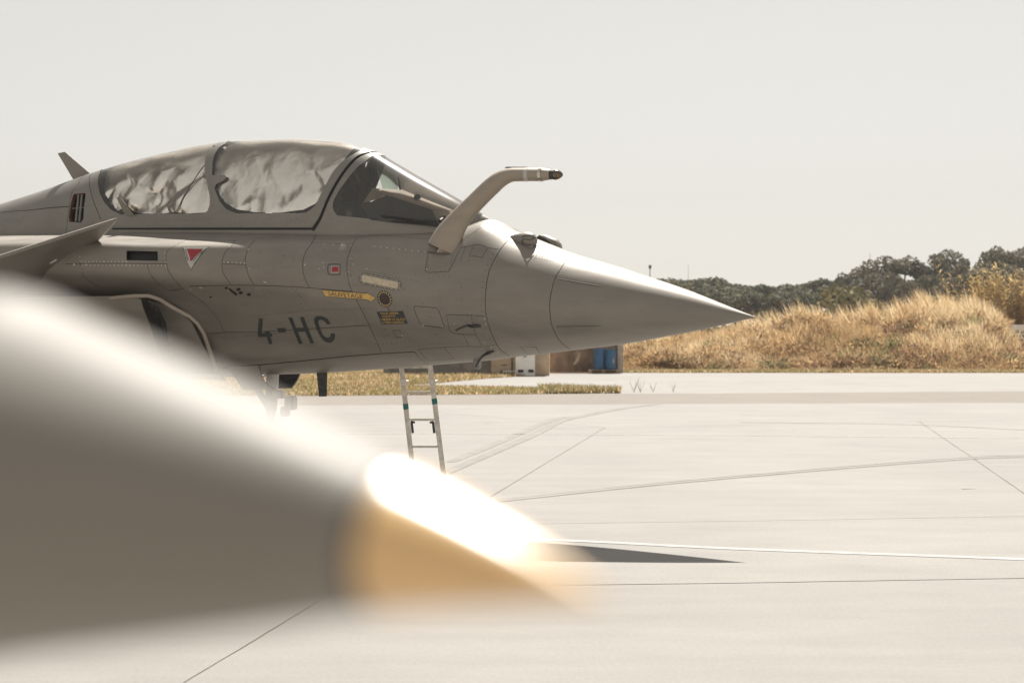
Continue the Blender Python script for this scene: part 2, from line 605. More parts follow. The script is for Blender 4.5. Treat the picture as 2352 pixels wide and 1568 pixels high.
def decal(surf, px_outline, name, m, parent, lift=0.002, step=6, holes=(), both=False):
    """flat marking laid on a surface: outline in photograph coordinates, filled, then wrapped"""
    o = np.asarray(px_outline, float)
    verts = [tuple(p) for p in o]; edges = [(i, (i + 1) % len(o)) for i in range(len(o))]
    for h in holes:
        n = len(verts); verts += [tuple(p) for p in h]; edges += [(n + i, n + (i + 1) % len(h)) for i in range(len(h))]
    lo, hi = o.min(0), o.max(0)
    for x in np.arange(lo[0] + step / 2, hi[0], step):
        for y in np.arange(lo[1] + step / 2, hi[1], step): verts.append((x, y))
    r = delaunay_2d_cdt([Vector(v) for v in verts], edges, [], 0, 1e-4)
    V = np.array([(v.x, v.y) for v in r[0]]); Fc = np.array([tuple(f) for f in r[2]])
    C = V[Fc].mean(1); k = in_poly(C, [tuple(p) for p in o])
    for h in holes: k &= ~in_poly(C, h)
    Fc = Fc[k]
    return submesh(surf, surf.inv(V), Fc, name, m, parent, -lift, both)

def text_outline_mesh(body, size=1.0, bold=0.0):
    cu = bpy.data.curves.new('text', 'FONT'); cu.body = body; cu.size = size; cu.offset = bold; cu.resolution_u = 3
    ob = bpy.data.objects.new('text', cu); col.objects.link(ob)
    dg = bpy.context.evaluated_depsgraph_get()
    me = ob.evaluated_get(dg).to_mesh()
    V = np.array([v.co[:2] for v in me.vertices]); Fs = []
    for p in me.polygons:
        vs = list(p.vertices)
        for i in range(1, len(vs) - 1): Fs.append((vs[0], vs[i], vs[i + 1]))
    ob.evaluated_get(dg).to_mesh_clear()
    bpy.data.objects.remove(ob); bpy.data.curves.remove(cu)
    return V, np.array(Fs)

def text_decal(surf, body, quad, name, m, parent, lift=0.004, bold=0.0, curve=None):
    """lettering wrapped on the surface; quad = pixel corners (bl, br, tr, tl) of the text's box"""
    V, Fs = text_outline_mesh(body, 1.0, bold)
    lo, hi = V.min(0), V.max(0); q = (V - lo) / (hi - lo)
    a, b, c, d = [np.array(p, float) for p in quad]
    x, y = q[:, :1], q[:, 1:]
    P = (a * (1 - x) + b * x) * (1 - y) + (d * (1 - x) + c * x) * y
    return submesh(surf, surf.inv(P), Fs, name, m, parent, -lift)

# ------------------------------------------------------------------ fuselage loft
def circ(top, bot, hw, n=10):
    c, h = (top + bot) / 2, (bot - top) / 2
    return [(hw * math.sin(math.pi * k / (n - 1)), c - h * math.cos(math.pi * k / (n - 1))) for k in range(n)]

LST = [
    (1735.5, circ(728.0, 729.2, .003)), (1722, circ(722.6, 731.6, .021)), (1671, circ(702, 744, .097)), (1581, circ(666, 763, .222)),
    (1491, circ(635.5, 780, .335)), (1411, circ(609, 793.5, .425)), (1328, circ(585, 803, .50)), (1262, circ(560, 811, .555)),
    (1195, circ(533, 818, .60)),
    (1128, [(0, 504), (.17, 508), (.34, 524), (.49, 564), (.60, 622), (.63, 678), (.55, 742), (.36, 796), (.18, 822), (0, 827)]),
    (1060, [(0, 526), (.20, 528), (.37, 537), (.52, 566), (.62, 618), (.65, 672), (.56, 736), (.36, 796), (.20, 826), (0, 833)]),
    (900, [(0, 534), (.30, 535), (.45, 540), (.58, 562), (.69, 608), (.71, 665), (.60, 726), (.39, 790), (.25, 826), (0, 846)]),
    (700, [(0, 534), (.34, 534), (.48, 537), (.75, 554), (.88, 580), (.88, 645), (.66, 712), (.43, 783), (.29, 832), (0, 858)]),
    (500, [(0, 534), (.37, 534), (.54, 536), (.92, 556), (1.06, 576), (1.06, 636), (.78, 692), (.47, 772), (.33, 835), (0, 863)]),
    (330, [(0, 535), (.39, 535), (.57, 537), (1.02, 552), (1.18, 571), (1.17, 628), (.86, 680), (.52, 728), (.35, 835), (0, 866)]),
    (150, [(0, 540), (.41, 540), (.58, 541), (1.06, 553), (1.22, 572), (1.21, 626), (.95, 674), (.56, 716), (.38, 835), (0, 868)]),
    (-100, [(0, 546), (.43, 546), (.62, 548), (1.12, 557), (1.30, 574), (1.29, 632), (1.05, 684), (.64, 740), (.42, 838), (0, 870)]),
    (-600, [(0, 556), (.44, 556), (.66, 558), (1.10, 566), (1.34, 590), (1.36, 650), (1.26, 720), (1.05, 800), (.6, 850), (0, 868)]),
    (-1500, [(0, 590), (.42, 592), (.7, 598), (1.05, 612), (1.25, 640), (1.28, 690), (1.2, 740), (.98, 790), (.55, 825), (0, 838)]),
]
us, Vc, Wc = [], [], []
for x0, prof in LST:
    mid = (prof[0][1] + prof[-1][1]) / 2
    u = pix_on_v(x0, prof[0][1] if x0 > 1100 else mid, 0)[0]
    us.append(max(u, 0.0) if x0 < 1735 else 0.002)
    Vc.append([p[0] for p in prof]); Wc.append([float(w_at(u, p[0], p[1])) for p in prof])
SL = Surf(us, Vc, Wc, 2.3)
SL.prepare()

HST = [(1131, 505, .05), (1070, 466, .30), (1018, 436, .385), (965, 406, .44), (900, 368, .475), (869, 350.5, .485), (847, 343, .49), (785, 326, .50), (740, 322.3, .505),
       (641, 319.6, .51), (529, 325, .51), (489, 330, .51), (388, 350, .50), (288, 375.5, .49), (223, 396, .48), (96, 441.5, .45), (0, 471.5, .43), (-110, 498, .40),
       (-400, 535, .34), (-900, 560, .28), (-1450, 585, .2)]
us, Vc, Wc = [], [], []
for x0, top, b in HST:
    u = pix_on_v(x0, top, 0)[0]
    wt = float(w_at(u, 0, top)); basey = 556 if x0 < 1100 else 540
    wb = float(w_at(u, 0, basey if x0 > -300 else 600)); wb = min(wb, wt - 0.02)
    vs, ws = [], []
    n = 10; ex = 2.25
    for k in range(n):
        a = math.pi / 2 * k / (n - 1)
        vs.append(b * math.sin(a) ** (2 / ex)); ws.append(wb + (wt - wb) * max(0, math.cos(a)) ** (2 / ex))
    us.append(u); Vc.append([q * .92 for q in vs]); Wc.append(ws)
SH = Surf(us, Vc, Wc, 1.35)
SH.prepare()

jet = empty('fighter_jet', tuple(jw(6.0, 0, 0)))
tag(jet, 'grey two-seat fighter jet with refuelling probe parked on the apron, marked 4-HC', 'fighter jet')

# ---- panel joints of the fuselage, in photograph coordinates
W1, W2 = 0.0026, 0.0019
ringA = [(1186, 534), (1163, 556), (1147, 577), (1129.4, 609), (1119.8, 638.3), (1114.5, 689.7), (1117.8, 728), (1129.4, 766.5), (1147.8, 801), (1171, 817.5)]
ringB = [(1329, 587), (1302, 599), (1285, 622), (1274, 642), (1263, 690), (1265, 733.8), (1271.4, 756.7), (1283.7, 779.6), (1299.5, 795.4), (1311, 803.5)]
SEAMS = [
    (ringA, .003, 1), (ringB, .0032, 1),
    ([(821, 544), (810.6, 561), (800, 588), (797, 609), (799, 636), (808.7, 668.5), (849, 749), (876.8, 811)], W1, 1),
    ([(729, 532), (719, 554), (707, 571), (699, 586), (695, 607.7), (699, 636.5), (711, 661)], W1, 1),
    ([(585, 655.4), (711, 661), (809, 669)], W1, 0),
    ([(540, 553), (531.6, 564.5), (515.4, 582.5), (509.6, 607.7), (513.6, 629), (530.7, 654)], W1, 1),
    ([(586, 552), (574, 564.5), (565, 586), (564, 607.7), (571, 632.8), (585, 655.4)], W1, 1),
    ([(511, 606), (564, 607.7)], W2, 0), ([(436, 657), (531, 655), (585, 655.4)], W1, 0),
    ([(427, 551), (388, 574), (381.8, 587.8), (383.7, 613), (397, 638), (420, 663)], W1, 1),
    ([(338, 606), (342.6, 624), (358.6, 647), (386, 667.6), (420, 663)], W1, 0),
    ([(184, 586), (185.3, 613), (196.7, 638), (235.5, 663)], W1, 1),
    ([(150, 606), (183, 605.6), (292.4, 605), (382, 606)], W1, 0),
    ([(420, 663), (468, 695), (500, 731.5), (516, 763.4)], W2, 1),
    ([(470, 767), (516, 763), (593, 762.5), (730, 753.4), (852, 747)], W2, 0),
    ([(506, 846), (594.6, 838), (740, 824), (846.7, 814), (953, 807.7)], .006, 0),
    ([(953, 807.7), (964, 822), (983, 836)], W1, 1),
    ([(961, 802), (1022, 797), (1077, 795), (1138, 792)], W2, 0), ([(961, 802), (983.4, 828), (1045, 824), (1020, 797)], W2, 0),
    ([(951.7, 703), (1002.6, 707), (1009, 714.6), (1020, 749), (1016, 752.7), (970, 747), (963, 739.6), (950.8, 709), (951.7, 703)], W1, 0),
    ([(1116, 727), (1025.7, 723), (1033, 759), (1043, 765.5), (1064, 767.4), (1092.8, 768), (1108, 795)], W2, 0),
    ([(1064, 767.4), (1077.5, 795)], W2, 0), ([(1082, 725), (1093, 768)], W2, 0),
    ([(902.8, 758.8), (919, 758.8), (925.4, 772.2), (922, 775), (909.5, 774), (902.8, 758.8)], W2, 0),
    ([(986, 572), (976.7, 620.5), (981.5, 626), (1031.4, 623.4), (1038, 611), (1056, 574)], W1, 0),
    ([(715, 531.5), (778.4, 533.5), (870, 540), (990, 550)], W1, 1),
    ([(713, 557), (811, 561)], W2, 0),
    ([(1053, 560), (1091, 532), (1132, 517.6), (1165, 512)], W2, 0),
    ([(1087.5, 562.8), (1121, 569.5), (1106.7, 592.5), (1077, 589.6), (1087.5, 562.8)], W2, 0),
    ([(1056, 570), (1087, 563)], W2, 0), ([(1121, 569.5), (1150, 573)], W2, 0), ([(1069, 567), (1057, 600)], W2, 0),
    ([(1225, 598), (1243, 574), (1262, 560)], W2, 0), ([(1196, 797), (1220, 814)], W2, 0), ([(1232, 796), (1262, 812)], W2, 0), ([(1196, 797), (1232, 796)], W2, 0),
    ([(427, 551), (470, 551), (540, 553)], W2, 0),
]
grooves = []
for pts, hw, sm in SEAMS:
    pp = smooth_px(pts, 5) if sm else pts
    q = SL.inv(pp)
    grooves.append((resample(q, SL.c, 0.05), hw))
VENT = [(290.6, 575.5), (362, 577.5), (363, 599), (291, 597.6)]
qv = resample(SL.inv(VENT), SL.c, 0.05, True)
UEND = float(pix_on_v(-160, 700, 0)[0])
UT, Fc, gm, pm = cdt_domain(SL.c, (0.003, UEND, 0.0, 1.0), 0.065, 0.05, grooves, [qv])
vent = pm[0]
gm &= ~vent
fus = submesh(SL, UT, Fc[gm], 'fuselage', M['seam'], jet, 0.006)
PV_ = [M['paint'], paint('aircraft_grey_faded', (0.256, 0.233, 0.203), 0.49, 0.38), paint('aircraft_grey_touched_up', (0.226, 0.209, 0.186), 0.45, 0.38), M['paint']]
comps = components(Fc, ~gm & ~vent)
cent = lambda ids: project(SL.pos(*UT[np.unique(Fc[ids].ravel())].T)).mean(0)
def comp_at(px, py):
    q = SL.inv([(px, py)])[0] * np.array([1, SL.c]); best = None
    for ci, ids in enumerate(comps):
        C = (UT[Fc[ids]].mean(1)) * np.array([1, SL.c])
        d = np.hypot(*(C - q).T).min()
        if best is None or d < best[0]: best = (d, ci)
    return best[1]
special = {comp_at(1480, 720): 'radome', comp_at(1190, 690): 'nose_barrel', comp_at(985, 728): 'access_hatch', comp_at(913, 766): 'access_hatch',
           comp_at(1010, 600): 'probe_door', comp_at(1099, 578): 'access_hatch'}
for ci, ids in enumerate(comps):
    if len(ids) < 3: continue
    nm = special.get(ci, 'skin_panel')
    submesh(SL, UT, Fc[ids], nm, M['radome'] if nm == 'radome' else PV_[ci % 4], fus)
# recessed exhaust vent: floor and walls
submesh(SL, UT, Fc[vent], 'vent_floor', M['black'], fus, 0.07)
P1 = SL.pos(*qv.T); n1 = SL.nrm(*qv.T)
k = len(P1); vv = np.vstack([P1, P1 - n1 * 0.07])
mesh_np('vent_wall', vv, [(i, (i + 1) % k, k + (i + 1) % k, k + i) for i in range(k)], M['dark'], fus, False)
# far side and aft end of the body
def loft_grid(surf, u0, u1, nu, nt, side, name, m, parent):
    u = np.linspace(u0, u1, nu); t = np.linspace(0, 1, nt)
    U, T = np.meshgrid(u, t, indexing='ij'); U, T = U.ravel(), T.ravel()
    P = surf.pos(U, T, side)
    n = surf.nrm(U, T, 1)
    if side < 0: n = n - 2 * (n @ LAT)[:, None] * LAT
    F = [(i * nt + j, i * nt + j + 1, (i + 1) * nt + j + 1, (i + 1) * nt + j) for i in range(nu - 1) for j in range(nt - 1)]
    F = np.array(F); a, b, c_ = P[F[:, 0]], P[F[:, 1]], P[F[:, 2]]
    bad = np.einsum('ij,ij->i', np.cross(b - a, c_ - a), n[F[:, 0]]) < 0
    F[bad] = F[bad][:, ::-1]
    return mesh_np(name, P, F, m, parent, True, n)
UMAX = SL.us[-1]
loft_grid(SL, 0.003, UMAX, 160, 60, -1, 'skin_panel', M['paint'], fus)
loft_grid(SL, UEND + .004, UMAX, 40, 60, 1, 'skin_panel', M['paint'], fus)
rear = MB(); tt = np.linspace(0, 1, 30)
ring = list(SL.pos(np.full(30, UMAX), tt)) + list(SL.pos(np.full(30, UMAX), tt[::-1], -1))
rear.add(ring, [tuple(range(60))]); rear.build('rear_bulkhead', M['dark'], fus)

# rivets and fasteners: thousands of tiny heads, far too small to pick apart
def dots(surf, pts, r, name, m, parent, lift=0.0016):
    q = surf.inv(pts); P = surf.pos(*q.T); n = surf.nrm(*q.T)
    vs, fs = [], []
    for p, nn in zip(P, n):
        x = np.cross(nn, [0.13, 0.2, 0.97]); x /= np.linalg.norm(x); y = np.cross(nn, x)
        b = len(vs); rr = r * random.uniform(.75, 1.15)
        vs += [p + nn * (-.001) + (x * math.cos(a) + y * math.sin(a)) * rr for a in np.linspace(0, 2 * math.pi, 7)[:6]]
        vs += [p + nn * lift + (x * math.cos(a) + y * math.sin(a)) * rr * .7 for a in np.linspace(0, 2 * math.pi, 7)[:6]]
        fs += [(b + i, b + (i + 1) % 6, b + 6 + (i + 1) % 6, b + 6 + i) for i in range(6)] + [tuple(b + 6 + i for i in range(6))]
    o = mesh_np(name, vs, fs, m, parent, False); o['kind'] = 'stuff'; return o
def row(a, b, n): return [(a[0] + (b[0] - a[0]) * i / (n - 1), a[1] + (b[1] - a[1]) * i / (n - 1)) for i in range(n)]
def along(pts, gap, off):
    """points beside a polyline"""
    P = np.array(smooth_px(pts, 8)); out = []; acc = 0
    for a, b in zip(P[:-1], P[1:]):
        d = b - a; L = np.hypot(*d)
        if L < 1e-6: continue
        n = np.array([-d[1], d[0]]) / L
        while acc < L:
            out.append(tuple(a + d * acc / L + n * off)); acc += gap
        acc -= L
    return out
drk = row((640, 661), (702, 664), 7) + row((720, 665), (800, 672), 8)
drk += row((560, 772), (670, 763), 26) + row((676, 762), (842, 744.5), 34) + row((575, 758), (668, 737), 14)
drk += row((680, 668), (721, 717), 8) + row((616, 664), (664, 716), 9) + row((557, 730), (726, 711), 38) + row((726, 711), (864, 708), 20)
drk += along(ringA[2:-1], 13, 9) + along([(821, 544), (810.6, 561), (800, 588), (797, 609), (799, 636), (808, 668)], 12, -8)
drk += row((826, 621), (882, 629), 8) + row((885, 632), (960, 646), 10) + row((975, 640), (1030, 632), 6) + row((1060, 652), (1062, 692), 6) + row((1010, 668), (1014, 708), 4)
drk += row((744, 504), (1000, 527), 24) + row((775, 537), (815, 540), 8) + row((600, 546), (708, 551), 8) + row((984, 592), (980, 620), 6) + row((1040, 588), (1032, 616), 6) + row((986, 623), (1030, 620), 6)
drk += row((1187, 797), (1222, 792), 7) + row((1190, 801), (1228, 797), 7) + row((1226, 793), (1234, 801), 3)
drk += row((1240, 588), (1282, 596), 8) + row((1250, 583), (1292, 592), 8) + row((1232, 592), (1270, 600), 7)
drk += row((856, 690), (890, 770), 7) + row((985, 790), (1070, 787), 12) + row((1040, 722), (1105, 724), 7) + row((740, 800), (930, 786), 20)
drk += [(random.uniform(560, 1100), random.uniform(560, 800)) for _ in range(70)]
dots(SL, drk, .0062, 'rivet', M['rivet'], fus)
brt = row((187, 601), (290, 601), 13) + row((190, 609), (380, 609), 22) + [(183, 590), (184, 598), (186, 614), (187, 622), (379, 581), (379, 592), (381, 602), (381, 613)]
brt += row((514, 602), (562, 604), 6) + [(572, 617), (743, 614), (742, 603), (733, 617), (842, 617), (527, 567), (570, 572), (700, 608)] + row((760, 667), (806, 672), 4)
brt += [(1113, 732), (1115, 744), (1119, 769), (1112, 786), (1042, 744), (1143, 810), (1128, 797), (980, 618), (811, 607), (806, 592), (800, 624)] + row((860, 566), (975, 578), 9) + row((745, 560), (806, 564), 4)
dots(SL, brt, .0088, 'fastener', M['fastener'], fus)
big = [(971, 748), (1016, 750), (923, 771), (1043, 744), (170, 608), (198, 608), (437, 665)]
dots(SL, big, .016, 'quarter_turn_fastener', M['metal'], fus, .004)

# ---- markings
def quadpx(*p): return list(p)
c7 = lambda x, y: ((500 + x / 5.2275) * .9408, (600 + y / 5.2275) * .9408)
decal(SL, [c7(*p) for p in [(690, 925), (742, 925), (728, 1112), (770, 1112), (768, 1085), (822, 1085), (830, 1112), (852, 1112), (864, 1157), (838, 1157), (866, 1252), (818, 1252), (792, 1160), (684, 1164), (676, 1125)]], 'code_letter', M['marking'], fus)
decal(SL, [c7(*p) for p in [(922, 1050), (1025, 1046), (1042, 1100), (940, 1106)]], 'code_letter', M['marking'], fus)
decal(SL, [c7(*p) for p in [(1066, 914), (1116, 912), (1168, 1046), (1262, 1043), (1212, 908), (1262, 906), (1396, 1242), (1348, 1244), (1281, 1092), (1187, 1096), (1250, 1250), (1202, 1251)]], 'code_letter', M['marking'], fus)
Cout = smooth_px([(1606, 998), (1575, 940), (1520, 905), (1450, 893), (1405, 915), (1397, 960), (1420, 1040), (1460, 1130), (1510, 1200), (1570, 1233), (1620, 1225), (1655, 1190), (1662, 1140), (1655, 1115)], 3)
Cin = smooth_px([(1604, 1115), (1606, 1145), (1590, 1168), (1555, 1168), (1515, 1140), (1485, 1080), (1455, 1000), (1452, 955), (1475, 943), (1510, 950), (1540, 975), (1556, 1000)], 3)
decal(SL, [c7(*p) for p in Cout + Cin], 'code_letter', M['marking'], fus)
c8 = lambda x, y: ((780 + x / 4.9) * .9408, (580 + y / 4.9) * .9408)
arrow = [(25, 622), (562, 664), (555, 650), (680, 722), (602, 775), (585, 750), (60, 702)]
decal(SL, [c8(*p) for p in arrow], 'rescue_arrow_border', M['marking'], fus, .0018)
ac = np.mean(np.array(arrow), 0)
decal(SL, [c8(*p) for p in [(35, 629), (566, 671), (568, 662), (672, 722), (607, 766), (591, 743), (66, 697)]], 'rescue_arrow', M['yellow'], fus, .003)
text_decal(SL, 'SAUVETAGE', [c8(112, 690), c8(520, 731), c8(510, 677), c8(97, 645)], 'rescue_lettering', M['marking'], fus, .0045, .0)
pl = decal(SL, [c8(*p) for p in [(682, 886), (1000, 878), (1058, 1028), (745, 1037)]], 'placard', M['marking'], fus, .002)
for s_, q in (('POUR LIBERER', [(738, 918), (948, 914), (942, 888), (732, 894)]), ("L'EQUIPAGE", [(752, 954), (915, 949), (908, 923), (746, 928)]),
              ('1-BRISER LA GLACE', [(740, 990), (1028, 985), (1020, 958), (730, 963)]), ("2-TIRER L'ANNEAU", [(752, 1026), (1016, 1020), (1008, 993), (744, 999)])):
    text_decal(SL, s_, [c8(*p) for p in q], 'placard_lettering', M['yellow'], fus, .004, .0)
decal(SL, [c8(*p) for p in [(812, 838), (822, 838), (846, 884), (836, 884)]], 'placard_lead', M['marking'], fus, .002)
# rescue handle ring with hazard stripes
rc, ax1, ax2 = np.array([780, 732.]), np.array([52, 84.]), np.array([-68, 42.])
el = lambda r, a: tuple(rc + (ax1 * math.cos(a) + ax2 * math.sin(a)) * r)
ringp = lambda r, n=40: [c8(*el(r, 2 * math.pi * i / n)) for i in range(n)]
decal(SL, ringp(1.06), 'rescue_ring', M['marking'], fus, .0018, 4)
for i in range(16):
    a0 = 2 * math.pi * i / 16; a1 = a0 + 2 * math.pi / 40; sk = .2
    decal(SL, [c8(*el(.97, a0)), c8(*el(.97, a1)), c8(*el(.74, a1 + sk)), c8(*el(.74, a0 + sk))], 'hazard_stripe', M['yellow'], fus, .0032, 9)
decal(SL, ringp(.60), 'rescue_glass', M['dark'], fus, .004, 4)
for q in ([(762, 690), (790, 690), (792, 720), (764, 716)], [(760, 728), (776, 724), (800, 770), (782, 776)], [(800, 716), (814, 722), (812, 748), (800, 744)]):
    decal(SL, [c8(*p) for p in q], 'rescue_handle', M['grip'], fus, .0055, 9)
# formation light strip and its rim
def stadium(p0, p1, r, n=10):
    p0, p1 = np.array(p0, float), np.array(p1, float); d = p1 - p0; a = math.atan2(d[1], d[0]); out = []
    for k in range(n): th = a + math.pi / 2 + math.pi * k / (n - 1); out.append(tuple(p0 + r * np.array([math.cos(th), math.sin(th)])))
    for k in range(n): th = a - math.pi / 2 + math.pi * k / (n - 1); out.append(tuple(p1 + r * np.array([math.cos(th), math.sin(th)])))
    return out
decal(SL, [c8(*p) for p in stadium((538, 488), (912, 566), 68)], 'lamp_seam', M['seam'], fus, .0012)
decal(SL, [c8(*p) for p in stadium((538, 488), (912, 566), 63)], 'lamp_rim', M['paint'], fus, .0035)
decal(SL, [c8(*p) for p in [(508, 462), (522, 448), (925, 528), (945, 545), (942, 595), (920, 608), (525, 528), (508, 512)]], 'formation_lamp', M['lamp'], fus, .007)
st_ = [(538, 433), (619, 450), (676, 461), (733, 471), (790, 483), (868, 497), (922, 509), (963, 545), (530, 543), (613, 561), (670, 571), (727, 583), (782, 595), (864, 611), (918, 623), (961, 605), (490, 452), (488, 510)]
dots(SL, [c8(*p) for p in st_], .008, 'lamp_screw', M['fastener'], fus, .008)
# red position window
decal(SL, smooth_px([(752.5, 611), (756, 606.5), (778, 606), (781.5, 609), (781, 628), (778, 631), (757, 631), (752.5, 625)], 4, True), 'window_recess', M['seam'], fus, .0015, 4)
decal(SL, smooth_px([(754.5, 612), (757, 608.5), (778, 608), (780, 610), (779.5, 627), (777, 629.5), (758, 629.5), (754.5, 624)], 4, True), 'window_frame', M['frame'], fus, .004, 4)
decal(SL, [(761, 611.3), (780, 611), (779.6, 626.8), (761, 626.8)], 'window_border', M['whitemark'], fus, .006, 5)
decal(SL, [(762.5, 613), (778.3, 612.6), (778, 625), (762.5, 625)], 'red_window', M['red'], fus, .008, 5)
# ejection-seat danger triangle
c6 = lambda x, y: ((100 + x / 4.126) * .9408, (540 + y / 4.126) * .9408)
decal(SL, [c6(*p) for p in [(1425, 258), (1700, 258), (1600, 360), (1510, 496), (1460, 400)]], 'warning_border', M['marking'], fus, .0018)
decal(SL, [c6(*p) for p in [(1432, 262), (1690, 262), (1594, 358), (1510, 486), (1466, 398)]], 'warning_field', M['whitemark'], fus, .003)
decal(SL, [c6(*p) for p in [(1472, 280), (1635, 281), (1508, 408)]], 'warning_triangle', M['red'], fus, .0045)
text_decal(SL, 'DANGER', [c6(1540, 405), c6(1634, 306), c6(1622, 290), c6(1526, 386)], 'warning_lettering', M['marking'], fus, .005, .01)
text_decal(SL, 'DANGER', [c6(1446, 290), c6(1474, 400), c6(1492, 396), c6(1466, 290)], 'warning_lettering', M['marking'], fus, .005, .01)
# stencils and drain stains
for a in [(610, 648), (528, 667), (462, 661)]:
    decal(SL, [(a[0] - 5, a[1] - 2), (a[0] + 6, a[1] - .5), (a[0] + 1, a[1] + .5), (a[0] + 6, a[1] + 2), (a[0] - 4, a[1] + 1)], 'stencil', M['lamp'], fus, .002)
for a in [(548, 664, 5), (553, 672, 5), (572, 676, 5), (520, 661, 4), (484, 682, 3)]:
    decal(SL, [(a[0] + a[2] * math.cos(i * .7), a[1] + .7 * a[2] * math.sin(i * .7)) for i in range(9)], 'drain_port', M['black'], fus, .003, 9)
decal(SL, stadium((527, 664), (543, 676), 2.5), 'drain_slot', M['black'], fus, .003, 9)
# radome lightning strips
for a, b in (((1279, 750.5), (1380, 748)), ((1284, 641), (1386, 659))):
    q = SL.inv(row(a, b, 12)); P = SL.pos(*q.T) + SL.nrm(*q.T) * .002
    s = MB(); s.tube(P, [.009] + [.0065] * 9 + [.004, .002], 8); s.build('lightning_strip', M['strip_paint'], fus, True)

# ------------------------------------------------------------------ canopy, windscreen and spine
gapc = [(719, 527), (734, 504), (744, 481), (753.4, 458), (772.6, 421.6), (797.6, 385), (822.5, 360), (849.4, 350)]
def hq(pts): return SH.invc(pts)
cr = lambda x, y: (x, y, 'c')
WS = smooth_px([(774.5, 495), (767, 484), (764.5, 471.6), (770.7, 452.4), (791.8, 419.7), (818.7, 387), (846, 364.5)], 4) + [(866, 355.5)] + [cr(884, 359), cr(960, 403), cr(1040, 449), cr(1112, 494)] + [(1100, 512), (1075, 519)] + smooth_px([(1050, 523), (1010, 521.5), (900, 508), (774.5, 495)], 4)[:-1]
FG = [cr(838, 341), (827.8, 346.5), (811.6, 354.5), (790, 368.5), (766.6, 392), (743.2, 434.3), (725.2, 470.3), (714, 481), (703, 488), (685, 490), (543.4, 490), (520, 481), (503.8, 461.3), (494.8, 437.9), (491, 428), (489, 415), (487.6, 401.9), (488.5, 373), (493.9, 353.3), (503.8, 338.9), (517, 330), cr(531, 325), cr(585, 321), cr(641, 319.6), cr(740, 322), cr(800, 329)]
RG = [cr(505, 328), (496, 333.5), (485.2, 341.5), (474.4, 355), (469.9, 373), (470.8, 401.9), (476.2, 427), (481.6, 450.5), (481.6, 470.3), (476.2, 484.7), (467.2, 490), (445, 491.5), (278.2, 493), (256.6, 482.9), (240.4, 466.7), (229.6, 445), (225, 423.5), (225.5, 409), (229, 398.5), cr(238.6, 391), cr(330, 364), cr(420, 343)]
polys = [resample(hq(p), SH.c, 0.04, True) for p in (WS, FG, RG)]
gq = hq([p for p in smooth_px(gapc, 4)] + [cr(868, 350.3)])
grv = [(resample(gq, SH.c, .04), .017)]
sill = hq(row((258, 525.5), (716, 525.5), 40)); grv.append((resample(sill, SH.c, .05), .008))
grv.append((resample(hq(smooth_px([(232, 505), (214, 460), (205.3, 423.5), (206, 405)], 5) + [cr(222, 396.5)]), SH.c, .05), .0035))
grv.append((resample(hq(smooth_px([(150, 548), (156, 500), (160, 470), (166, 440), (180, 424)], 5) + [cr(204, 403)]), SH.c, .05), .003))
grv.append((resample(hq([(0, 488), (60, 483.5), (158, 474.5)]), SH.c, .05), .006))
VT2 = [(160, 509.5), (158, 500), (167, 451), (170, 446), (195, 443.5), (197, 447), (191.5, 503), (186, 511)]
polys.append(resample(hq(VT2), SH.c, .04, True))
uF = SH.us[0] + .003
UH, FH, gH, pH = cdt_domain(SH.c, (uF, UEND, 0, 1), .05, .035, grv, polys)
gl_ws, gl_f, gl_r, vt2 = pH
gH = gH & ~(gl_ws | gl_f | gl_r | vt2)
frame = submesh(SH, UH, FH[gH], 'canopy_seal', M['black'], jet, .012, True)
opaque = ~gH & ~gl_ws & ~gl_f & ~gl_r & ~vt2
hc = components(FH, opaque)
cpx = lambda ids: project(SH.pos(*UH[np.unique(FH[ids].ravel())].T))
canopy_fr = None; wind_fr = None
for ids in hc:
    if len(ids) < 4: continue
    p = cpx(ids); mx = p.mean(0)
    if p[:, 0].max() > 1000: nm = 'windscreen_frame'
    elif p[:, 0].max() > 600 and p[:, 0].min() < 300 and p[:, 1].min() < 400: nm = 'canopy_frame'
    else: nm = 'spine_panel'
    o = submesh(SH, UH, FH[ids], nm, M['frame'] if 'frame' in nm else M['paint'], jet, 0, True)
    if nm == 'canopy_frame' and canopy_fr is None: canopy_fr = o
    if nm == 'windscreen_frame' and wind_fr is None: wind_fr = o
    if 'frame' in nm:                                    # inner skin, gives the frame its thickness
        submesh(SH, UH, FH[ids], 'inner_frame', M['tub'], o, .03, True)
submesh(SH, UH, FH[gl_ws], 'windscreen_glass', M['glass'], wind_fr or jet, .004, True)
submesh(SH, UH, FH[gl_f], 'front_canopy_glass', M['glass'], canopy_fr or jet, .004, True)
submesh(SH, UH, FH[gl_r], 'rear_canopy_glass', M['glass'], canopy_fr or jet, .004, True)
# scoop window in the spine with two vanes
scoop = submesh(SH, UH, FH[vt2], 'spine_scoop', M['black'], jet, .06)
qv2 = polys[3]; P1 = SH.pos(*qv2.T); n1 = SH.nrm(*qv2.T); k = len(P1)
mesh_np('scoop_wall', np.vstack([P1, P1 - n1 * .06]), [(i, (i + 1) % k, k + (i + 1) % k, k + i) for i in range(k)], mat('scoop_rust', (.16, .07, .05), .6), scoop, False)
for x in (178, 186):
    q = SH.inv(row((x, 446), (x - 6, 508), 6)); P = SH.pos(*q.T) - SH.nrm(*q.T) * .02
    s = MB(); s.tube(P, .014, 6); s.build('scoop_vane', M['frame'], scoop, True)
q = SH.inv(row((163, 478), (190, 476), 4)); P = SH.pos(*q.T) - SH.nrm(*q.T) * .018
s = MB(); s.tube(P, .006, 6); s.build('scoop_vane', M['frame'], scoop, True)
loft_grid(SH, UEND + .004, SH.us[-1], 30, 30, 1, 'spine_panel', M['paint'], jet)
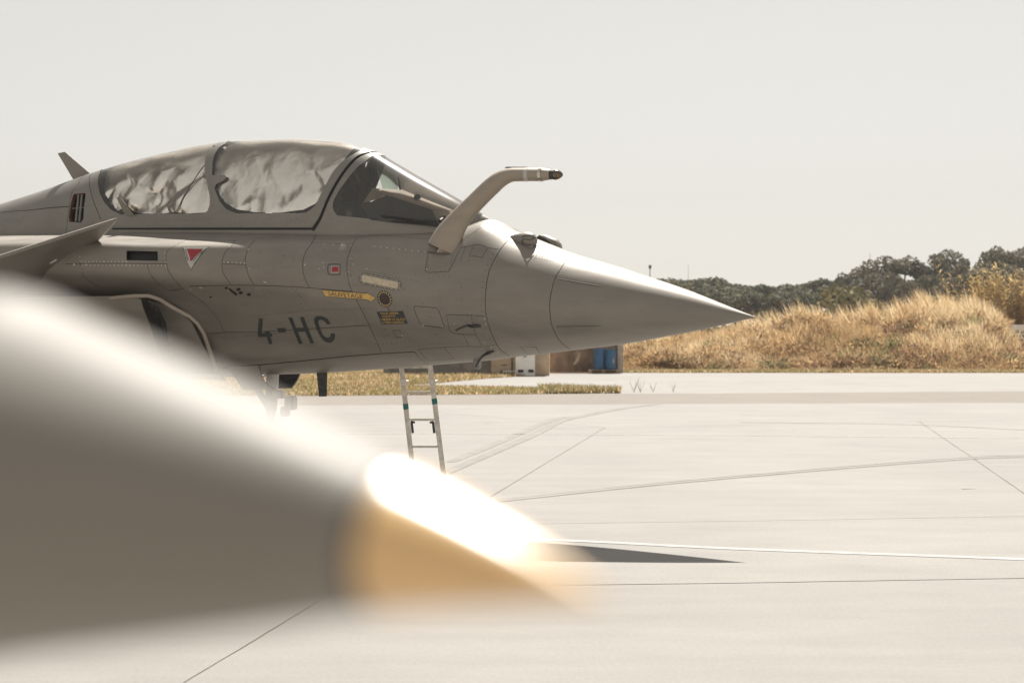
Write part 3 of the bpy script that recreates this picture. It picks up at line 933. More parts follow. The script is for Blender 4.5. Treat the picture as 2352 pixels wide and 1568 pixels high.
loft_grid(SH, UEND + .004, SH.us[-1], 30, 30, -1, 'spine_panel', M['paint'], jet)
rdk = along([(760, 503), (752, 480), (762, 452), (782, 418), (808, 384), (834, 360)], 11, 0) + along([(735, 470), (756, 434), (778, 398), (806, 366)], 12, 5) + row((738, 498), (716, 520), 3)
rdk += along([(478, 372), (479, 402), (484, 430), (489, 455), (492, 480)], 9, 0) + row((290, 505), (470, 505), 14) + row((540, 512), (700, 512), 16) + along([(214, 410), (216, 440), (228, 470), (246, 496)], 9, 0)
rdk += row((478, 346), (500, 333), 4) + [(random.uniform(260, 700), random.uniform(498, 521)) for _ in range(30)] + [(random.uniform(5, 150), random.uniform(490, 525)) for _ in range(20)]
dots(SH, rdk, .0055, 'rivet', M['rivet'], frame)
# canopy lock tab and mirror-like fin on the sill
decal(SH, [(487, 403), (514, 403), (520, 405), (520, 409), (516, 415), (503, 421), (497, 424), (494, 433), (489, 424)], 'lock_tab', M['frame'], canopy_fr or jet, .008)
b0 = pix_on_v(285, 494, .50); b1 = pix_on_v(306, 494, .50); b2 = pix_on_v(278, 454, .55); b3 = pix_on_v(269, 453.5, .55)
s = MB(); s.prism([jw(b0[0], .48, b0[1]), jw(b1[0], .48, b1[1]), jw(b2[0], .56, b2[1]), jw(b3[0], .56, b3[1])], LAT * .012)
s.build('sill_fin', M['frame'], jet)
# spine blade antenna
s = MB(); s.prism([pj(172, 418, 0), pj(214, 404, 0), pj(150, 349, 0), pj(133, 352.5, 0)], LAT * .02); s.build('spine_antenna', M['dark'] if False else M['frame'], jet, bevel=.004)

# ------------------------------------------------------------------ cockpit inside
tub = MB()
def hull_box(pts_px, v0, v1, name, m, parent):
    A = [pj(x, y, v0) for x, y in pts_px]
    B = []
    for (x, y) in pts_px:
        u, w = pix_on_v(x, y, v0); B.append(jw(u, v1, w))
    n = len(A); s = MB()
    s.add(A + B, [tuple(range(n)), tuple(range(2 * n - 1, n - 1, -1))] + [(i, (i + 1) % n, n + (i + 1) % n, n + i) for i in range(n)])
    return s.build(name, m, parent, bevel=.006)
dash = empty('instrument_coaming', (0, 0, 0)); dash.parent = jet; dash.location = (0, 0, 0)
c4 = lambda x, y: ((760 + x / 4.9) * .9408, (340 + y / 4.9) * .9408)
cl = MB()
def lo(x, y, v): return pj(*c4(x, y), v)
# hood: near edge, centre ridge, mirrored
def mirror(p): return p - 2 * ((p - O) @ LAT) * LAT
hood = [lo(735, 585, .14), lo(1110, 615, .0), lo(1700, 850, .0), lo(1445, 845, .24), lo(960, 685, .27), lo(890, 665, .26), lo(780, 720, .27), lo(610, 768, .30)]
hv = [np.array(p) for p in hood]
hm = [mirror(p) for p in hv]
cl.add(hv + hm, [(0, 1, 4), (0, 4, 5), (1, 2, 3), (1, 3, 4), (0, 5, 6), (0, 6, 7), (8, 12, 9), (8, 13, 12), (9, 11, 10), (9, 12, 11), (8, 14, 13), (8, 15, 14), (0, 8, 1)])
cl.build('coaming_hood', M['tan'], dash)
sd = MB()
side = [lo(780, 722, .27), lo(890, 668, .255), lo(960, 688, .265), lo(1445, 848, .235), lo(1540, 1045, .36), lo(1000, 1000, .42), lo(700, 960, .44), lo(600, 800, .33)]
sd.add([np.array(p) for p in side] + [mirror(np.array(p)) for p in side], [tuple(range(8)), tuple(range(15, 7, -1))])
sd.build('coaming_side', M['tub'], dash)
fr_ = MB(); fr_.add([lo(1445, 846, .236), lo(1700, 852, 0), lo(1840, 990, .0), lo(1540, 1046, .37)] , [(0, 1, 2, 3)]); fr_.build('coaming_front', M['tan'], dash)
s = MB(); s.tube([lo(1540, 985, .33), lo(1600, 940, .25)], [.03, .03], 16); s.build('air_outlet', M['dark'], dash, True)
s = MB(); s.box(lo(1270, 690, .12), (.07, .05, .05), [AFT, LAT, (0, 0, 1)]); s.build('camera_box', M['dark'], dash, bevel=.008)
hg = MB(); hg.prism([lo(850, 590, .13), lo(1040, 605, .13), lo(1000, 440, .13), lo(780, 300, .13)], LAT * .004)
o = hg.build('head_up_glass', M['hudglass'], dash)
hf = MB(); hf.tube([lo(1065, 605, .13), lo(1055, 530, .13), lo(1040, 455, .13)], .011, 8); hf.build('head_up_frame', M['dark'], dash, True)
for i in range(4):
    x = 840 + i * 137; s = MB(); s.prism([lo(x, 905 + i * 18, .425 - .01 * i), lo(x + 120, 921 + i * 18, .42 - .01 * i), lo(x + 120, 945 + i * 18, .42 - .01 * i), lo(x, 929 + i * 18, .425 - .01 * i)], LAT * .01); s.build('demist_slot', M['black'], dash)
# cockpit floor, added dark sky blockers and seat under the glass
tubv = MB()
tubv.prism([pj(745, 550, 0), pj(985, 550, 0), pj(985, 534, 0), pj(760, 522, 0)], LAT * .6); tubv.build('cockpit_floor', M['tub'], jet)
for xs_, nm_ in (([(760, 530), (1040, 535), (1030, 505), (900, 478), (765, 462)], 'side_sky_block'), ([(225, 530), (480, 530), (480, 470), (300, 462), (244, 452), (236, 430)], 'rear_sky_block')):
    s = MB(); s.prism([pj(x, y, -.36) for x, y in xs_], LAT * .05); s.build(nm_, M['tub'], jet)  # dark slabs added to block bright sky showing through the far panes
seat = empty('ejection_seat'); seat.parent = jet
s = MB(); s.prism([pj(690, 545, 0), pj(740, 545, 0), pj(775, 440, 0), pj(745, 380, 0), pj(715, 380, 0)], LAT * .46); s.build('seat_back', M['tub'], seat, bevel=.03)
s = MB(); s.prism([pj(745, 385, 0), pj(775, 400, 0), pj(765, 355, 0), pj(735, 352, 0)], LAT * .34); s.build('head_box', M['tub'], seat, bevel=.02)

# crumpled foil sunshades under the canopy panes
def foil(name, px_poly, NF, label, amp, inset, seed):
    q = resample(hq(px_poly), SH.c, .03, True)
    r = np.random.default_rng(seed)
    u0, u1 = q[:, 0].min(), q[:, 0].max(); tmax = q[:, 1].max()
    UTf, Ff, g_, p_ = cdt_domain(SH.c, (u0, u1, 0, tmax), .018, .018, (), [q])
    Fk = Ff[p_[0]]
    ids, inv = np.unique(Fk.ravel(), return_inverse=True); F2 = inv.reshape(-1, 3)
    u, t = UTf[ids].T
    P = SH.pos(u, t); n = SH.nrm(u, t)
    # folds: ridged random creases
    X = np.stack([u, t * SH.c], 1); h = np.zeros(len(u))
    low = np.clip((t - .35) / .4, 0, 1)
    for oc, (npt, wgt) in enumerate(((NF, .85), (NF * 6, .26 + .34 * low))):      # flat facets between sharp creases
        S = np.c_[r.uniform(u0 - .1, u1 + .1, npt), r.uniform(-.1, tmax * SH.c + .1, npt) ]
        S = np.vstack([S, [(u0 - .3, -.3), (u1 + .3, -.3), (u1 + .3, tmax * SH.c + .3), (u0 - .3, tmax * SH.c + .3)]])
        Hs = r.uniform(-1, 1, len(S)); tr_ = delaunay_2d_cdt([Vector(p) for p in S], [], [], 0, 1e-6)
        hh = np.zeros(len(u))
        for f in tr_[2]:
            A_, B_, C_ = S[tr_[3][f[0]][0]], S[tr_[3][f[1]][0]], S[tr_[3][f[2]][0]]
            dn = (B_[1] - C_[1]) * (A_[0] - C_[0]) + (C_[0] - B_[0]) * (A_[1] - C_[1])
            if abs(dn) < 1e-9: continue
            l1 = ((B_[1] - C_[1]) * (X[:, 0] - C_[0]) + (C_[0] - B_[0]) * (X[:, 1] - C_[1])) / dn
            l2 = ((C_[1] - A_[1]) * (X[:, 0] - C_[0]) + (A_[0] - C_[0]) * (X[:, 1] - C_[1])) / dn
            k_ = (l1 >= 0) & (l2 >= 0) & (l1 + l2 <= 1)
            hh[k_] = (l1 * Hs[tr_[3][f[0]][0]] + l2 * Hs[tr_[3][f[1]][0]] + (1 - l1 - l2) * Hs[tr_[3][f[2]][0]])[k_]
        h += hh * wgt
    d = inset + amp * (.6 + .6 * low) * (h + 1.3)
    P = P - n * d[:, None]
    P2 = P - 2 * ((P - O) @ LAT)[:, None] * LAT; k = len(P)
    o = mesh_np(name, np.vstack([P, P2]), np.vstack([F2, F2[:, ::-1] + k]), M['foil'], None, True)
    return tag(o, label, 'sunshade')
FF = [cr(826, 339), (800, 352), (785, 372), (765, 398), (740, 446), (722, 467), (695, 481), (640, 488), (585, 487), (540, 480), (515, 465), (500, 445), (493, 425), (490, 400), (492, 372), (500, 352), (515, 340), cr(545, 326), cr(641, 322), cr(740, 324)]
FR = [cr(495, 332), (480, 352), (473, 375), (474, 403), (479, 430), (484, 452), (483, 474), (470, 487), (425, 490), (400, 486), (360, 490), (318, 489), (300, 484), (284, 468), (264, 482), (248, 466), (237, 445), (235, 420), (240, 404), cr(252, 388), cr(330, 366), cr(420, 345)]
foil('foil_sunshade', FF, 20, 'smooth silver foil sunshade under the front canopy pane of the jet', .011, .010, 15)
foil('foil_sunshade', FR, 34, 'crumpled silver foil sunshade under the rear canopy pane of the jet', .027, .010, 9)
q = SH.inv(smooth_px([(469, 378), (458, 392), (440, 420), (420, 452), (408, 478), (398, 489)], 4)); P = SH.pos(*q.T) - SH.nrm(*q.T) * .012
s = MB(); s.tube(P, .006, 6); s.build('detonating_cord', M['black'], canopy_fr or jet, True)

# ------------------------------------------------------------------ refuelling probe
prb = empty('refuelling_probe'); prb.parent = jet
Lp = [(976.7, 578), (999, 537.5), (1020.8, 508.7), (1046, 481.7), (1074.8, 453), (1112.6, 417), (1136, 399.5), (1154, 391), (1175.6, 386), (1211.6, 385.4)]
Rp = [(1046, 583), (1060.4, 546.5), (1071, 525), (1085.6, 501.5), (1109, 476), (1145, 440), (1161, 426), (1172, 419.5), (1182.8, 416.8), (1211.6, 416.5)]
PV = [.50, .47, .45, .44, .43, .42, .42, .42, .42, .42]
c_, r_ = [], []
for i, (a, b, v) in enumerate(zip(Lp, Rp, PV)):
    A, B = pj(*a, v), pj(*b, v); c_.append((A + B) / 2); r_.append(np.linalg.norm(A - B) / 2)
asp = [.55, .55, .58, .62, .68, .78, .88, .95, 1, 1]
def finer(c, r, a, n=4):
    X = np.arange(len(c)); xi = np.linspace(0, len(c) - 1, (len(c) - 1) * n + 1)
    return pchip(X, np.array(c), xi), pchip(X, np.array(r)[:, None], xi)[:, 0], pchip(X, np.array(a)[:, None], xi)[:, 0]
c2, r2, a2 = finer(c_, r_, asp)
s = MB(); s.tube(c2, [(r * a, r) for r, a in zip(r2, a2)], 28, True, up=tuple(np.cross(LAT, AFT) * 0 + np.array([0, 0, 1.]))); 
s.v, s.f = [], []
# build rings by hand: in-plane normal and lateral axis
vs, n_ = [], 28
for i, p in enumerate(c2):
    a = c2[max(0, i - 1)]; b = c2[min(len(c2) - 1, i + 1)]; tn = (b - a) / np.linalg.norm(b - a); nn = np.cross(tn, LAT); nn /= np.linalg.norm(nn)
    if i == 0: nn = (np.array(pj(*Lp[0], .5)) - np.array(pj(*Rp[0], .5))); nn /= np.linalg.norm(nn)
    for k in range(n_):
        th = 2 * math.pi * k / n_; vs.append(p + nn * r2[i] * math.cos(th) + LAT * r2[i] * a2[i] * math.sin(th))
fs = [(i * n_ + k, i * n_ + (k + 1) % n_, (i + 1) * n_ + (k + 1) % n_, (i + 1) * n_ + k) for i in range(len(c2) - 1) for k in range(n_)]
s.add(vs, fs); s.build('probe_mast', M['probe'], prb, True, angle=60)
def pseg(xs, name, m):
    c, r = [], []
    for x, yt, yb in xs:
        A, B = pj(x, yt, .42), pj(x, yb, .42); c.append((A + B) / 2); r.append(np.linalg.norm(A - B) / 2)
    s = MB(); s.tube(c, r, 24); return s.build(name, m, prb, True)
pseg([(1206, 385.6, 416.3), (1207, 385, 417), (1214, 385, 417), (1215, 385.6, 416.3)], 'white_band', M['whitemark'])
pseg([(1211, 385.8, 416.2), (1240, 386, 416.6)], 'probe_sleeve', M['probe'])
pseg([(1239, 384.5, 417.5), (1246, 384.5, 417.5)], 'probe_collar', M['metal'])
pseg([(1246, 386, 416), (1264, 389, 413)], 'probe_nozzle', M['probe'])
pseg([(1263.5, 389.5, 412.5), (1275, 390, 412.5)], 'nozzle_ring', M['dark'])
pseg([(1274, 388.8, 413.6), (1278, 389, 413.4), (1284, 391, 411.5), (1290, 395.5, 407), (1293, 400, 402.5)], 'nozzle_dome', M['tipmetal'])
s = MB(); s.prism([pj(1160, 386, .42), pj(1164, 383.5, .42), pj(1212, 384, .42), pj(1212, 387, .42)], LAT * .03); s.build('probe_lamp', M['dark'], prb)

# ------------------------------------------------------------------ optronic sensors on the nose
def pod(pts, v, name, m, parent, asp=1.0, n=20):
    c, r = [], []
    for x, yt, yb in pts:
        A, B = pj(x, yt, v), pj(x, yb, v); c.append((A + B) / 2); r.append(np.linalg.norm(A - B) / 2)
    vs = []
    for p, rr in zip(c, r):
        for k in range(n):
            th = 2 * math.pi * k / n; vs.append(p + np.array([0, 0, 1.]) * rr * math.cos(th) + LAT * rr * asp * math.sin(th))
    s = MB(); fs = [(i * n + k, i * n + (k + 1) % n, (i + 1) * n + (k + 1) % n, (i + 1) * n + k) for i in range(len(c) - 1) for k in range(n)] + [tuple(range(n)), tuple((len(c) - 1) * n + k for k in range(n))]
    s.add(vs, fs); return s.build(name, m, parent, True, angle=50)
sv = .22
t1 = pod([(1157, 547, 551), (1172, 541, 557), (1190, 536, 564), (1206, 533, 568), (1219, 533.5, 568), (1228, 538, 566), (1232.5, 546, 560)], sv, 'sensor_turret', M['paint'], jet, .9)
# wavy cuts of the turret head
for pts in ([(1197, 554), (1204, 549), (1216, 551), (1226, 547), (1231, 547)], [(1199, 547), (1206, 541), (1222, 541), (1228, 545)], [(1200, 553), (1202, 563), (1208, 567), (1228, 566)]):
    P = [np.array(pj(x, y, sv + .075 - .00009 * (y - 551) ** 2 - max(0, x - 1218) * .0028)) for x, y in smooth_px(pts, 4)]
    s = MB(); s.tube(P, .0035, 6); s.build('turret_joint', M['black'], t1, True)
s = MB(); s.prism([pj(1184, 560, sv), pj(1230, 564, sv), pj(1220, 590, sv + .03), pj(1196, 576, sv + .03)], LAT * .10); s.build('sensor_base', M['paint'], jet, bevel=.01)
t2 = pod([(1240, 540, 552), (1252, 539, 560), (1266, 544, 570), (1280, 549, 576), (1289, 560, 576), (1291, 572, 580)], -.24, 'sensor_turret', M['paint'], jet, 1.0)
s = MB(); s.prism([pj(1231, 553, -.10), pj(1234, 544, -.10), pj(1240, 540, -.10), pj(1256, 549, -.10), pj(1266, 556, -.10), pj(1274, 570, -.10), pj(1262, 569, -.10), pj(1250, 562, -.10)], LAT * .02)
s.build('sensor_window', M['dark'], t2)

# pitot vanes on the near side
def vane(pts, name, r0=.018):
    P = [np.array(p) for p in pts]; s = MB(); n = len(P)
    s.tube(P, [r0 * (1 - .55 * i / (n - 1)) for i in range(n)], 10, aspect=.5); return s.build(name, M['dark'], jet, True)
def surfp(x, y, off): q = SL.inv([(x, y)]); return SL.pos(*q.T)[0] + SL.nrm(*q.T)[0] * off
vane([surfp(1104, 747.5, -.005), surfp(1086, 746.5, .03), pj(1072, 747.5, .72), pj(1060, 752, .76), pj(1046, 759, .80)], 'pitot_probe', .022)
vane([surfp(1133, 805, -.005), surfp(1118, 809, .02), pj(1108, 818, .42), pj(1101, 826, .45), pj(1092, 843, .48)], 'pitot_probe', .022)
s = MB(); s.prism([pj(1089, 826, .1), pj(1104, 825, .1), pj(1102, 847, .1), pj(1091, 848.5, .1)], LAT * .07); s.build('drain_mast', M['frame'], jet, bevel=.004)
s = MB(); s.prism([pj(727.5, 850, 0), pj(751, 850, 0), pj(750, 910, 0), pj(733.4, 910.5, 0)], LAT * .025); s.build('belly_antenna', M['dark'], jet, bevel=.004)

# ------------------------------------------------------------------ canards
def slab(poly_in, thick, name, m, parent):
    """thin blade with chamfered edges from 3-D outline"""
    P = [np.array(p, float) for p in poly_in]; c = sum(P) / len(P)
    n = np.cross(P[1] - P[0], P[2] - P[0]); n /= np.linalg.norm(n)
    s = MB(); k = len(P)
    inn = [p + (c - p) * .06 for p in P]
    vs = P + [p + n * thick / 2 for p in inn] + [p - n * thick / 2 for p in inn]
    fs = [tuple(range(k, 2 * k)), tuple(range(3 * k - 1, 2 * k - 1, -1))]
    for i in range(k):
        j = (i + 1) % k; fs += [(i, j, k + j, k + i), (j, i, 2 * k + i, 2 * k + j)]
    s.add(vs, fs); return s.build(name, m, parent)
can = [pj(272, 500, 1.16), pj(268, 507, 1.15), pj(205, 577, 1.10), pj(110, 633, 1.08), pj(-80, 720, 1.3), pj(-260, 760, 2.4), pj(-200, 650, 2.5)]
_n = np.cross(can[3] - can[0], can[6] - can[0])
def on_plane(px, py):
    r0 = ray(px, py); k0 = ((can[0] - np.array([0, 0, CAM_H])) @ _n) / (r0 @ _n); return np.array([0, 0, CAM_H]) + r0 * k0
can = [on_plane(*p) for p in ((272, 500), (268, 507), (205, 577), (110, 633), (-40, 700), (-230, 745), (-200, 650))]
cn = slab([can[0], can[1], can[2], can[3], can[4], can[5], can[6]], .05, 'canard', M['paint'], jet)
s = MB(); s.tube([pj(106, 605, 1.3), pj(118, 601, 1.29), pj(131, 596, 1.28)], [.008, .022, .008], 8, aspect=.6); s.build('canard_hinge', M['whitemark'], cn, True)
slab([mirror(np.array(p)) - np.array([0, 0, .55]) for p in can], .05, 'canard', M['paint'], jet)

# ------------------------------------------------------------------ air intake
def intake(side):
    lip = [(253.6, 684.7, 1.16), (308, 679.5, 1.17), (342.6, 679.5, 1.16), (367.7, 688, 1.14), (397.3, 706.4, 1.10), (436, 727, 1.03), (454, 743, .98), (468, 765.7, .92), (481.7, 804.5, .80), (500, 859, .62), (515, 872, .40), (505, 868, .36), (470, 800, .58), (440, 740, .66), (400, 705, .80), (340, 690, .98)]
    front = [np.array(pj(x, y, v)) for x, y, v in lip]
    if side < 0: front = [mirror(p) for p in front]
    n = len(front); s = MB(); rings = [front]; u_edge = float(pix_on_v(329, 760, 1.1)[0])
    for d in (.35, 1.2, 3.2):
        back = []
        for i, p in enumerate(front):
            u = (p - O) @ AFT; tgt = max(u + .02, u_edge) if d == .35 else u_edge + d
            back.append(p + AFT * (tgt - u))
        rings.append(back)
    vs = [p for r in rings for p in r]
    fs = [(i * n + k, i * n + (k + 1) % n, (i + 1) * n + (k + 1) % n, (i + 1) * n + k) for i in range(len(rings) - 1) for k in range(n) if not (i == 0 and 2 <= k <= 8)]
    s.add(vs, fs); o = s.build('air_intake', M['paint'], jet, True, angle=40)
    l = MB(); l.tube(front[:11], .022, 8); l.build('intake_lip', M['probe'], o, True)
    duct = MB(); duct.add([p for p in rings[1]], [tuple(range(n))]); duct.build('intake_duct', M['dark'], o)
    return o
intake(1); intake(-1)

# ------------------------------------------------------------------ landing gear, wings (outside the frame), gear doors
gear = empty('nose_gear'); gear.parent = jet
gu = pix_on_v(622, 900, 0)[0]
G0 = jw(gu, 0, 0)
s = MB(); s.tube([jw(gu - .05, 0, 2.0), jw(gu, 0, 1.3), jw(gu, 0, .75)], [.075, .075, .07], 16); s.tube([jw(gu, 0, .8), jw(gu, 0, .36)], .05, 14)
s.tube([jw(gu, 0, 1.25), jw(gu + .35, 0, 1.75)], .04, 10); s.build('strut', M['whitemark'], gear, True)
s = MB(); s.tube([jw(gu, 0, .95), jw(gu - .22, 0, .72), jw(gu, 0, .45)], .028, 8); s.build('torque_link', M['rim'], gear, True)
s = MB(); s.tube([jw(gu, -.3, .36), jw(gu, .3, .36)], .045, 12); s.build('axle', M['metal'], gear, True)
for sg in (-1, 1):
    wv = sg * .22
    prof = [(.16, -.07), (.30, -.085), (.345, -.06), (.36, 0), (.345, .06), (.30, .085), (.16, .07)]
    n = 32; vs = [jw(gu + r * math.cos(2 * math.pi * k / n), wv + a, .36 + r * math.sin(2 * math.pi * k / n)) for r, a in prof for k in range(n)]
    fs = [(i * n + k, i * n + (k + 1) % n, (i + 1) * n + (k + 1) % n, (i + 1) * n + k) for i in range(len(prof) - 1) for k in range(n)]
    s = MB(); s.add(vs, fs); s.build('tyre', M['tyre'], gear, True)
    s = MB(); s.tube([jw(gu, wv - .06, .36), jw(gu, wv + .06, .36)], .17, 24); s.build('rim', M['rim'], gear, True)
for q, sz in (((668, 925), (.12, .12, .16)), ((655, 945), (.1, .1, .12)), ((640, 905), (.14, .1, .1))):
    s = MB(); s.box(pj(*q, .12), sz, [AFT, LAT, (0, 0, 1)]); s.build('landing_light', M['rim'], gear, bevel=.015)
s = MB(); s.prism([pj(641.7, 855, -.3), pj(691, 853, -.3), pj(682.6, 873.8, -.34), pj(670, 891, -.38), pj(641, 892, -.38)], LAT * .03); o = s.build('gear_door', M['dark'], jet)
s = MB(); s.prism([pj(594, 838.8, .34), pj(606, 875, .38), pj(630, 894, .40), pj(560, 896, .42), pj(524, 843, .36)], LAT * .03); s.build('gear_door', M['paint'], jet)
wing = MB()
for sg in (-1, 1):
    w = MB(); w.prism([jw(9.2, sg * 1.1, 2.95), jw(13.4, sg * 5.2, 2.85), jw(14.3, sg * 5.2, 2.85), jw(14.6, sg * 1.0, 2.95)], (0, 0, .12)); w.build('wing', M['paint'], jet, bevel=.02)
    w = MB(); w.tube([jw(10.8, sg * 1.25, 2.2), jw(10.8, sg * 1.3, .4)], .09, 12); w.build('main_strut', M['rim'], jet, True)
    w = MB(); w.tube([jw(10.8, sg * 1.3 - .12, .39), jw(10.8, sg * 1.3 + .12, .39)], .39, 28); w.build('main_wheel', M['tyre'], jet, True)

# ------------------------------------------------------------------ boarding ladder on the far side
lad = empty('boarding_ladder', tuple(on_ground(995, 1175)))
tag(lad, 'thin aluminium ladder with teal tape bands standing behind the jet', 'ladder')
LB, RB = on_ground(959, 1176), on_ground(1029, 1174)
LT, RT = at_depth(921, 835, 18.35), at_depth(987, 832, 18.35)
LB, RB, LT, RT = [np.array(p) for p in (LB, RB, LT, RT)]
ext = 1.18
dL, dR = LT - LB, RT - RB
acr = (RB - LB) / np.linalg.norm(RB - LB); upv = dL / np.linalg.norm(dL); nv = np.cross(acr, upv)
def lpos(a, b): return (LB + dL * b) * (1 - a) + (RB + dR * b) * a
ytop = lambda y, a: (lambda b: b)(np.interp(-y, [-project(lpos(a, b))[1] for b in np.linspace(0, 1.3, 60)], np.linspace(0, 1.3, 60)))
for a in (0, 1):
    s = MB(); p0, p1 = lpos(a, 0), lpos(a, ext); ax = (p1 - p0) / np.linalg.norm(p1 - p0); x = np.cross(ax, nv); x /= np.linalg.norm(x)
    s.box((p0 + p1) / 2, (.058, .03, np.linalg.norm(p1 - p0)), [x, np.cross(ax, x), ax]); s.build('rail', M['alu'], lad, bevel=.004)
    b = ytop(933, a) if a == 0 else ytop(921, a)
    s = MB(); s.box(lpos(a, b), (.062, .034, .07), [x, np.cross(ax, x), ax]); s.build('tape_band', M['teal'], lad)
    b = ytop(877, a); s = MB(); s.box(lpos(a, b), (.075, .05, .075), [x, np.cross(ax, x), ax]); s.tube([lpos(a, b) + x * .03, lpos(a, b) + x * .07 - nv * .03], .014, 8); s.build('slide_clamp', M['metal'], lad, bevel=.004)
    s = MB(); s.box(lpos(a, 0.012), (.07, .05, .05), [x, np.cross(ax, x), ax]); s.build('rubber_foot', M['black'], lad)
    b = ytop(982, a); sg = 1 if a == 0 else -1
    s = MB(); s.box(lpos(a, b) + acr * sg * .05, (.03, .012, .13), [x, np.cross(ax, x), ax]); s.tube([lpos(a, ytop(968, a)) + acr * sg * .04, lpos(a, ytop(970, a)) + acr * sg * .09], .013, 8); s.build('lock_hook', M['dark'], lad)
for y in (843, 901, 963, 1025, 1087, 1148):
    A, B = lpos(0, ytop(y, 0)), lpos(1, ytop(y, 1)); s = MB(); d = (B - A) / np.linalg.norm(B - A)
    s.box((A + B) / 2, (np.linalg.norm(B - A), .035, .03), [d, np.cross((0, 0, 1), d), (0, 0, 1)]); s.build('rung', M['alu'], lad, bevel=.004)

# ------------------------------------------------------------------ foreground missile on the wing tip of the next aircraft
msl = empty('missile', (0, 0, 0))
def fg(px, py, d): return np.array(at_depth(px, py, d))
def fgr(x, yt, yb, d): A, B = fg(x, yt, d), fg(x, yb, d); return (A + B) / 2, np.linalg.norm(A - B) / 2 * .965
prof = [(1392, 1372, 1376, 0.5078), (1375, 1358, 1379, 0.5095), (1330, 1326, 1384, 0.5139), (1260, 1279, 1390, 0.5208), (1190, 1234, 1396, 0.5277), (1100, 1181, 1403, 0.5366), (1000, 1124, 1410, 0.5464), (905, 1075, 1416, 0.5558)]
prof2 = [(905, 1075, 1416, 0.5558), (818, 1030, 1422, 0.5644), (640, 941, 1446, 0.5819), (460, 856, 1470, 0.5997), (300, 784, 1490, 0.6154), (120, 706, 1512, 0.6332), (0, 655, 1526, 0.6450)]
def revolve(pr, name, m, extra=None):
    c, r = [], []
    for a in pr: p, q = fgr(*a); c.append(p); r.append(q)
    if extra:
        ax = (c[-1] - c[-2]) / np.linalg.norm(c[-1] - c[-2]); r1 = r[-1]; g = (r[-1] - r[-2]) / np.linalg.norm(c[-1] - c[-2])
        for L, k in extra: c.append(c[len(pr) - 1] + ax * L); r.append(r1 + k)
    X = np.arange(len(c)); xi = np.linspace(0, len(c) - 1, (len(c) - 1) * 5 + 1)
    C, Q = pchip(X, np.array(c), xi), pchip(X, np.array(r)[:, None], xi)[:, 0]
    s = MB(); s.tube(C, list(Q), 64); return s.build(name, m, msl, True, angle=60), c, r
M['ochre'] = mat('ochre_radome', (0.80, 0.50, 0.18), 0.34, 0, 0.12, 30, spec=1.0, coat=1.0)
M['jring'] = mat('joint_ring_grey', (.07, .072, .068), .6)
M['missile'] = paint('missile_grey', (0.235, 0.220, 0.198), 0.55)
M['ochre'].node_tree.nodes['Principled BSDF'].inputs['Coat Roughness'].default_value = 0.3
M['ochre'].node_tree.nodes['Principled BSDF'].inputs['Coat IOR'].default_value = 1.8
revolve(prof, 'ochre_nose_cap', M['ochre'])
o, mc, mr = revolve(prof2, 'body', M['missile'], [(.06, .003), (.15, .006), (.3, .007), (2.2, .007)])
ax = mc[1] - mc[0]; ax /= np.linalg.norm(ax)
s = MB(); s.tube([mc[0] - ax * .001, mc[0] + ax * .0005, mc[0] + ax * .0075, mc[0] + ax * .009], [mr[0] * .99, mr[0] * 1.02, mr[0] * 1.04, mr[0] * 1.02], 64); s.build('joint_ring', M['jring'], msl, True)
far_end = mc[-1]; axm = (mc[-1] - mc[-2]) / np.linalg.norm(mc[-1] - mc[-2])
for k in range(4):
    a = math.pi / 4 + k * math.pi / 2; sd_ = np.cross(axm, (0, 0, 1)); sd_ /= np.linalg.norm(sd_); u2 = np.cross(sd_, axm); dr = sd_ * math.cos(a) + u2 * math.sin(a)
    s = MB(); s.prism([far_end - axm * .5 + dr * .04, far_end - axm * .1 + dr * .04, far_end - axm * .1 + dr * .2, far_end - axm * .25 + dr * .2], np.cross(axm, dr) * .008); s.build('fin', M['missile'], msl)
msl['label'] = 'out-of-focus grey pointed missile with ochre nose cap close to the camera'
msl['category'] = 'missile'

